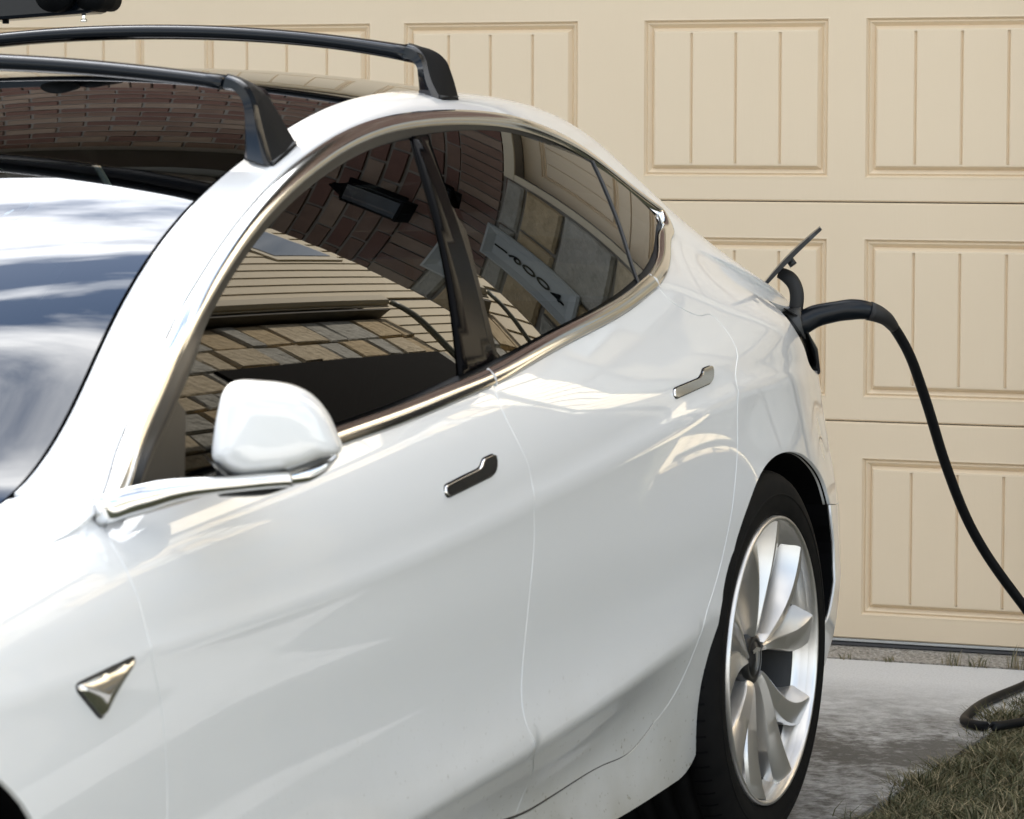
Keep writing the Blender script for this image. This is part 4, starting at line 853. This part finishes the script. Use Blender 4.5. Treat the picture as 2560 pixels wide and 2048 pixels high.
# wheels -----------------------------------------------------------------
WR = .337
def wheel(u, side=1, zc=.325, detail=True, rot=0.):
    x0 = side*.914
    root = bpy.data.objects.new('wheel', None); COL.objects.link(root); root.parent = CAR; root.location = (x0, u, zc)
    if side < 0: root.rotation_euler = (0, 0, math.pi)
    root.rotation_mode = 'XYZ'
    def lathe(name, prof, m, n=96, closed=False):
        V = []; F = []
        for x, r in prof:
            for k in range(n): a = 2*math.pi*k/n; V.append((x, r*math.cos(a), r*math.sin(a)))
        for i in range(len(prof)-1):
            for k in range(n): F.append((i*n+k, i*n+(k+1) % n, (i+1)*n+(k+1) % n, (i+1)*n+k))
        me = mesh(name, V, F, True); bm = bmesh.new(); bm.from_mesh(me); bmesh.ops.recalc_face_normals(bm, faces=bm.faces); bm.to_mesh(me); bm.free()
        me.polygons.foreach_set('use_smooth', [True]*len(me.polygons)); return new_obj(name, me, m, root)
    # tyre
    tp = [(-.008, .2545), (.000, .258), (.004, .268), (.006, .283), (.005, .298), (.001, .313), (-.006, .325), (-.016, .3325), (-.024, .335)]
    g = [(-.045, .3362), (-.047, .329), (-.055, .329), (-.057, .3366), (-.085, .337), (-.087, .329), (-.096, .329), (-.098, .337), (-.126, .337), (-.128, .329), (-.137, .329), (-.139, .3368), (-.165, .3362), (-.167, .329), (-.175, .329), (-.177, .3352)]
    tp += g+[(-.205, .335), (-.218, .331), (-.232, .32), (-.238, .30), (-.235, .275), (-.222, .255)]
    T_ = lathe('tyre', tp, TYRE, 120)
    # shoulder sipes
    mb = MB()
    for k in range(72):
        a = 2*math.pi*k/72; c_, s_ = math.cos(a), math.sin(a); V = []
        for x, r in ((-.012, .3305), (-.024, .3352), (-.034, .3362), (-.043, .3366)):
            for da in (-.006, .006): V.append((x, r*math.cos(a+da)+.0, r*math.sin(a+da)))
        V2 = [(x+.0004, y*1.0008, z*1.0008) for x, y, z in V]
        mb.add(V2, [(0, 1, 3, 2), (2, 3, 5, 4), (4, 5, 7, 6)])
    o = mb.obj('tread_sipe', DARK, root); o['kind'] = 'stuff'
    # sidewall lettering ring
    lathe('sidewall_ring', [(.0055, .2915), (.0067, .2925), (.0067, .2945), (.0052, .2955)], TYRE, 96)
    # rim: lip, barrel
    lathe('rim_lip', [(-.004, .256), (.005, .2555), (.0075, .2525), (.006, .2490), (.000, .2465), (-.010, .2445)], ALLOY, 120)
    lathe('rim_barrel', [(-.010, .2445), (-.022, .241), (-.032, .239), (-.036, .234)], ALLOY, 96)
    lathe('barrel_inside', [(-.036, .234), (-.05, .222), (-.12, .214), (-.21, .212)], mat('barrel_dark', (.008, .008, .008), .6), 72)
    lathe('brake_disc', [(-.088, .06), (-.088, .166), (-.091, .168), (-.112, .168), (-.115, .166), (-.115, .06)], BRAKE, 80)
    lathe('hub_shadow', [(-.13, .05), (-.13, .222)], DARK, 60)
    C = prism('brake_caliper', [(-.09, .10*math.cos(a)*1.0, .10*math.sin(a)) for a in (2.2, 2.6, 3.0, 3.4, 3.8)]+[(-.09, .185*math.cos(a), .185*math.sin(a)) for a in (3.8, 3.4, 3.0, 2.6, 2.2)], (-.07, 0, 0), mat('caliper_grey', (.09, .09, .095), .4, metal=.5), root, .004)
    # ten curved blades
    def blade(sg):
        n = 26; V = []; k = 7
        for i in range(n):
            f = i/(n-1); r = .044+f*(.2455-.044)
            ang = sg*(.075+.245*f**.85)+.11*math.sin(math.pi*f)              # sweep
            wd = .020+.062*f**1.05                     # width grows outward
            x = -.030+.028*f**.7   # dish
            tw = .55*f                                 # the leading edge stands proud, trailing edge falls away
            a0 = ang; ra = r
            # cross-section across the tangent: trailing -> crest -> leading -> back
            cs = [(-.50, -.045-.01*f), (-.49, -.020-.012*f), (-.20, .0005+.001*f), (-.14, .0015+.001*f), (.42, -.006-.002*f), (.49, -.011-.003*f), (.47, -.045)]
            for q, h in cs:
                aa = a0+(q*wd)/r; V.append((x+h, ra*math.sin(aa), ra*math.cos(aa)))
        F = [(i*k+j, i*k+j+1, (i+1)*k+j+1, (i+1)*k+j) for i in range(n-1) for j in range(k-1)]
        F.append(tuple(range(k))); F.append(tuple((n-1)*k+j for j in range(k))[::-1])
        me = mesh('spoke', V, F); bm = bmesh.new(); bm.from_mesh(me); bmesh.ops.recalc_face_normals(bm, faces=bm.faces); bm.to_mesh(me); bm.free()
        for p in me.polygons: p.use_smooth = True
        me.set_sharp_from_angle(angle=math.radians(38)) if hasattr(me, 'set_sharp_from_angle') else None
        me.materials.append(ALLOY); return me
    for sg in (-1, 1):
        bmsh = blade(sg)
        for k in range(5):
            o = new_obj('spoke', bmsh, None, root); o.rotation_euler = (rot-2*math.pi*k/5, 0, 0)
    lathe('hub_cap', [(-.08, .05), (-.040, .050), (-.033, .043), (-.032, .034), (-.034, .031), (-.032, .029), (-.030, .0)], mat('hub_black', (.012, .012, .013), .3), 48)
    # small T emblem
    em = [(-.029, y*1.5, z*1.5) for y, z in ((-.014, .012), (0, .0145), (.014, .012), (.011, .008), (.0035, .0095), (.0, -.014), (-.0035, .0095), (-.011, .008))]
    prism('hub_emblem', em, (.0014, 0, 0), ALLOY, root)
    return root
wheel(2.815, 1, .330, rot=-math.radians(64)); wheel(-.03, 1, .262, rot=.4); wheel(2.815, -1, .330); wheel(-.03, -1, .262)
def wheel_well(u, zc):
    for side in (1, -1):
        V = []; F = []; n = 40; R_ = .44 if u > 1 else .42
        for x in (.84, .58):
            for k in range(n): a = math.radians(-19)+math.radians(218)*k/(n-1); V.append((side*x, u+R_*math.cos(a), zc+R_*math.sin(a)))
        for k in range(n-1): F.append((k, k+1, n+k+1, n+k))
        c = len(V); V.append((side*.60, u, zc)); F += [(n+k, n+k+1, c) for k in range(n-1)]
        new_obj('wheel_liner', mesh('wheel_liner', V, F), DARK, CAR)
wheel_well(2.83, .32); wheel_well(-.03, .26)
def arch_liner(C):
    P, N = Sn(C[:, 0], C[:, 1]); n = len(P); V = np.concatenate([P-N*.006, np.stack([np.full(n, .60), P[:, 1], P[:, 2]], 1)])
    for sd in (1, -1): new_obj('arch_liner', mesh('arch_liner', V*[sd, 1, 1], [(i, i+1, n+i+1, n+i) for i in range(n-1)]), DARK, CAR)
arch_liner(join(aR, aR2)); arch_liner(FA)
MB().box((-.72, -.55, .17), (.72, 3.1, .20)).obj('underbody', DARK, CAR)
# mirrored right-hand half of the bodywork
for o in list(CAR.children):
    if o.type == 'MESH' and o.name.split('.')[0] in ('front_fender', 'front_door', 'rear_door', 'body_side', 'rear_bumper', 'tail_lamp', 'boot_lid', 'inner_panel', 'window_trim', 'belt_trim', 'window_seal', 'front_side_window', 'pillar_cover', 'rear_side_window', 'quarter_window', 'mirror_sail', 'door_handle', 'mirror_housing', 'mirror_arm', 'repeater_badge'):
        c = o.copy(); COL.objects.link(c); c.parent = CAR; c.scale = (-1, 1, 1)

# charge port: cavity, socket, open flap and hinge arm
CX, CY = .19, -5.1459
def toC(p): return (p[0]-CX, p[1]-CY, p[2])
fl = [np.array(toC(p)) for p in TAB['flap']]
def flap():
    C = catmull(fl, 12); V = []; F = []; wv = np.array([-.304, .952, 0]); wv /= np.linalg.norm(wv)
    n = len(C)
    for i, p in enumerate(C):
        f = i/(n-1); hw = .052*min(1, .55+f*1.4)*(1 if f < .9 else .9)
        T = C[min(i+1, n-1)]-C[max(i-1, 0)]; T /= np.linalg.norm(T); th = np.cross(wv, T); th /= np.linalg.norm(th); tk = .003+.0015*math.sin(f*math.pi)
        for sgn, q in ((-1, 1), (1, 1), (1, -1), (-1, -1)): V.append(p+wv*hw*sgn+th*tk*q)
    for i in range(n-1):
        for k in range(4): F.append((i*4+k, i*4+(k+1) % 4, (i+1)*4+(k+1) % 4, (i+1)*4+k))
    F += [(0, 1, 2, 3), (4*n-4, 4*n-1, 4*n-2, 4*n-3)]
    o = new_obj('charge_flap', mesh('charge_flap', V, F), BLACKM, CAR)
    arm = [toC(p) for p in TAB['flap_arm']]
    tube('flap_hinge_arm', arm, [.009, .011, .011, .011, .011], RUBBER, o, 10, 24, ell=(1, 1.3))
    box = tube('flap_latch', [tuple(fl[1]+np.array([.02, 0, .018])), tuple(fl[1]+np.array([.029, 0, .006]))], .008, BLACKM, o, 8, 4)
flap()
P, N = Sn(np.array([3.42]), np.array([4.0]))
prism('charge_port', [(.735, 3.33, .945), (.775, 3.40, .90), (.80, 3.44, .84), (.80, 3.46, .79), (.76, 3.50, .78), (.70, 3.50, .93)], (-.03, .09, .0), BLACKM, CAR, .006)
tube('port_socket', [(.73, 3.42, .885), (.775, 3.425, .892)], .032, mat('socket_grey', (.05, .05, .048), .5), CAR, 20, 4)

# ------------------------------------------------------------------ charging cable
def cable():
    T_ = thing('charging_cable', 'black charging cable drooping from the car to the driveway, with curved connector handle', 'charging cable', (1.09, -1.65, 0))
    o = Vector((1.09, -1.65, 0)); loc = lambda L: [tuple(Vector(p)-o) for p in L]
    h = loc(TAB['handle']); tube('connector_handle', [(h[0][0]-.03, h[0][1]-.002, h[0][2]-.012)]+h, [.024, .0235, .0225, .021, .020, .0205, .0185, .0145], mat('connector_black', (.004, .006, .009), .28, spec=.3), T_, 16, 40, ell=(.8, 1))
    c = loc(TAB['cable']); end = [tuple(Vector(p)-o) for p in [(1.50, -1.0, .045), (1.60, -.92, .016), (1.75, -.75, .012), (1.72, -.35, .012), (1.5, -.12, .012), (1.30, -.08, .012)]]
    coil = [tuple(Vector((x, y, .0115))-o) for x, y in TAB['coil']]
    tail = [tuple(Vector(p)-o) for p in [(1.45, -.80, .0115), (1.75, -.5, .0115), (2.0, -.1, .012), (2.05, -.1, .2)]]
    tube('cable', [h[-2], h[-1]]+c[1:]+end+coil+tail, .0105, mat('cable_black', (.005, .0055, .0065), .5, spec=.2), T_, 12, 420)
    tube('strain_relief', [h[-2], h[-1], c[1]], [.019, .0145, .0112], RUBBER, T_, 14, 12)
cable()

# ------------------------------------------------------------------ roof bars and bike carrier
def roof_bar(name, label, ub, topc, botc, fo, fi, fm, uo, ui, lab2):
    T_ = thing(name, label, 'roof bar', (CX, CY+ub, 0), 'black roof bars across the car roof')
    tp = np.array(topc, float); bt = np.array(botc, float); n = 41
    w1 = min(tp[-1, 0], bt[-1, 0])+.012
    cw_ = np.r_[-tp[::-1, 0], tp[:, 0]] if tp[0, 0] > 0 else None
    def fit(A):      # symmetric even polynomial through the seen points
        X = np.stack([np.ones(len(A)), A[:, 0]**2, A[:, 0]**4], 1); return np.linalg.lstsq(X, A[:, 1], rcond=None)[0]
    ct, cb = fit(tp), fit(bt); V = []; F = []; k = 20; ww = np.linspace(-w1, w1, n)
    for w in ww:
        zt = ct@[1, w*w, w**4]; zb = cb@[1, w*w, w**4]; zc = (zt+zb)/2; hz = (zt-zb)/2
        for j in range(k):
            a = 2*math.pi*j/k; ca, sa = math.cos(a), math.sin(a)
            V.append((w, math.copysign(abs(ca)**.75, ca)*.034, zc+math.copysign(abs(sa)**.85, sa)*hz))
    F = [(i*k+j, i*k+(j+1) % k, (i+1)*k+(j+1) % k, (i+1)*k+j) for i in range(n-1) for j in range(k)]
    F += [tuple(range(k)), tuple((n-1)*k+j for j in range(k))]
    me = mesh('crossbar', V, F, True); bm = bmesh.new(); bm.from_mesh(me); bmesh.ops.recalc_face_normals(bm, faces=bm.faces); bm.to_mesh(me); bm.free()
    me.polygons.foreach_set('use_smooth', [True]*len(me.polygons)); new_obj('crossbar', me, RACK, T_)
    # foot: front face between fi and fm at u=ui, outer face between fm and fo
    N_ = 24; Fi, Fm, Fo = catmull(fi, N_), catmull(fm, N_), catmull(fo, N_)
    for sd in (1, -1):
        V = []; F = []
        for i in range(N_):
            a0, b0, c0 = Fi[i][1:], Fm[i][1:], Fo[i][1:]; ya, ym, yo = Fi[i][0]-ub, Fm[i][0]-ub, Fo[i][0]-ub
            f = i/(N_-1); d2 = .075
            row = [(a0[0], ya+.006, a0[1]), (a0[0]+(b0[0]-a0[0])*.22, ya*.7+ym*.3-.004, a0[1]+(b0[1]-a0[1])*.2), (a0[0]+(b0[0]-a0[0])*.8, ym-.003, a0[1]+(b0[1]-a0[1])*.8), (b0[0], ym+.006, b0[1]), (b0[0]+(c0[0]-b0[0])*.5+.003, (ym+yo)/2, b0[1]+(c0[1]-b0[1])*.5+.002), (c0[0], yo-.004, c0[1]), (c0[0]-.02, yo+.012, c0[1]-.002), (a0[0]-.002, yo+.012, a0[1]+.006)]
            V += [(sd*x, y, z) for x, y, z in row]
        kk = 8
        for i in range(N_-1):
            for j in range(kk): F.append((i*kk+j, i*kk+(j+1) % kk, (i+1)*kk+(j+1) % kk, (i+1)*kk+j))
        F += [tuple(range(kk)), tuple((N_-1)*kk+j for j in range(kk))]
        me = mesh('bar_foot', V, F, True); bm = bmesh.new(); bm.from_mesh(me); bmesh.ops.recalc_face_normals(bm, faces=bm.faces); bm.to_mesh(me); bm.free()
        me.polygons.foreach_set('use_smooth', [True]*len(me.polygons))
        if hasattr(me, 'set_sharp_from_angle'): me.set_sharp_from_angle(angle=math.radians(32))
        me.materials.append(RACKM); me.materials.append(RACK)
        for k_, pl in enumerate(me.polygons):
            if k_ < (N_-1)*kk and k_ % kk in (0, 1, 2, 7): pl.material_index = 1
        ft = new_obj('bar_foot', me, None, T_)
        # rubber pad under the foot, and joint collar to the bar
        q = np.array([Fi[-1], Fm[-1], Fo[-1]])
        prism('foot_pad', [(sd*(q[0][1]+.002), q[0][0]-ub+.008, q[0][2]+.006), (sd*(q[1][1]), q[1][0]-ub+.005, q[1][2]+.006), (sd*(q[2][1]), q[2][0]-ub-.004, q[2][2]+.006), (sd*(q[0][1]), q[2][0]-ub+.01, q[0][2]+.010)], (-sd*.004, 0, -.010), RUBBER, ft)
    return T_
roof_bar('roof_bar', 'nearer black roof bar crossing the glass roof above the windscreen', 1.44, TAB['bar1_top'], TAB['bar1_bot'], TAB['foot1_out'], TAB['foot1_in'], TAB['foot1_mid'], 1.50, 1.41, '')
roof_bar('roof_bar', 'farther black roof bar in front of the garage door, over the rear seats', 2.2, TAB['bar2_top'], TAB['bar2_bot'], TAB['foot2_out'], TAB['foot2_in'], TAB['foot2_mid'], 2.24, 2.17, '')
def carrier():
    T_ = thing('bike_carrier', 'end of a black bike carrier rail above the farther roof bar', 'bike carrier', (CX, CY+2.3, 0))
    rail = [(-1.3, 0, 1.40), (-.39, 0, 1.449), (-.165, 0, 1.4615), (-.150, 0, 1.466), (-.150, 0, 1.510), (-.39, 0, 1.503), (-1.3, 0, 1.455)]
    prism('rail', rail, (0, .06, 0), RACK, T_, .006)
    tube('end_knob', [(-.156, -.012, 1.487), (-.156, .075, 1.487)], .021, RACKM, T_, 20, 4, up=(0, 0, 1))
    tube('clamp_hub', [(-.215, -.03, 1.497), (-.215, .0, 1.497)], .034, RACKM, T_, 24, 4)
    tube('bolt', [(-.180, .02, 1.462), (-.180, .02, 1.450)], .004, CHROME, T_, 8, 4)
    tube('bolt', [(-.180, .02, 1.4515), (-.180, .02, 1.4475)], .006, CHROME, T_, 8, 4)
    tube('nut', [(-.335, .02, 1.452), (-.335, .02, 1.446)], .006, RACKM, T_, 8, 4)
    box_obj('rail_support', (-.62, -.10, 1.43), (-.52, .04, 1.452), RACKM, T_, .004)
carrier()

# ------------------------------------------------------------------ grass and weeds
def grass():
    V = []; F = []; r = random
    def blade_(x, y, h, w, lean, a, z=0.):
        k = len(V); dx, dy = math.cos(a)*w, math.sin(a)*w; lx, ly = math.cos(lean[0])*lean[1], math.sin(lean[0])*lean[1]
        V.extend([(x-dx, y-dy, z), (x+dx, y+dy, z), (x+dx*.7+lx*.35, y+dy*.7+ly*.35, z+h*.6), (x-dx*.7+lx*.35, y-dy*.7+ly*.35, z+h*.6), (x+lx, y+ly, z+h)])
        F.extend([(k, k+1, k+2, k+3), (k+3, k+2, k+4)])
    def edge(y): return 1.175+.035*min(1, max(0, -y-.9))+.018*math.sin(y*9)+.012*math.sin(y*23+1)
    for i in range(64000):
        y = r.uniform(-4.4, -.05); x = edge(y)+.0+abs(r.gauss(0, 1))**1.2*.62 if i % 3 else edge(y)+r.gauss(.004, .028)
        if x > 3.2: continue
        h = r.uniform(.010, .036)*(1.0+.9*max(0, math.sin(x*17+y*13)*math.sin(y*19-x*6)))
        blade_(x, y, h, r.uniform(.0012, .0026), (r.random()*6.28, r.uniform(.01, .07)), r.random()*3.14, -.025)
    me = mesh('lawn_grass', V, F)
    m = mat('grass_blades', (.075, .105, .028), .6); n, l = m.node_tree.nodes, m.node_tree.links; b = n['Principled BSDF']
    g = n.new('ShaderNodeNewGeometry'); cr = n.new('ShaderNodeValToRGB'); cr.color_ramp.elements[0].color = (.035, .042, .014, 1); cr.color_ramp.elements[1].color = (.30, .24, .14, 1)
    e = cr.color_ramp.elements.new(.5); e.color = (.085, .085, .035, 1); l.new(g.outputs['Random Per Island'], cr.inputs[0]); l.new(cr.outputs[0], b.inputs['Base Color'])
    o = new_obj('lawn_grass', me, m); o['label'] = 'tufted short green and straw grass along the driveway edge'; o['category'] = 'grass'; o['kind'] = 'stuff'
    # weeds in the joint before the door
    spots = [(.60, 'tiny weed sprig in the joint nearest the car tyre'), (.70, 'low dark weed tuft in the door joint, second from the tyre'), (.86, 'taller green weed in the door joint with a thin stalk'), (.925, 'broad leafy weed in the door joint left of the image edge'), (1.0, 'weed with the tallest curling stalk before the door seal'), (1.04, 'weed in the corner of the door joint at the right edge')]
    for k, (x, lab) in enumerate(spots):
        V.clear(); F.clear(); hh = [.02, .018, .045, .035, .075, .05][k]
        for _ in range([8, 16, 22, 26, 14, 18][k]):
            blade_(r.gauss(0, .012), r.gauss(0, .006), hh*r.uniform(.4, 1), r.uniform(.001, .002), (r.random()*6.28, r.uniform(.004, .022)), r.random()*3.14)
        wd = new_obj('weed', mesh('weed', list(V), list(F)), m, None, (x, -.195, .0)); tag(wd, lab, 'weed', 'weeds in the joint before the garage door')
grass()
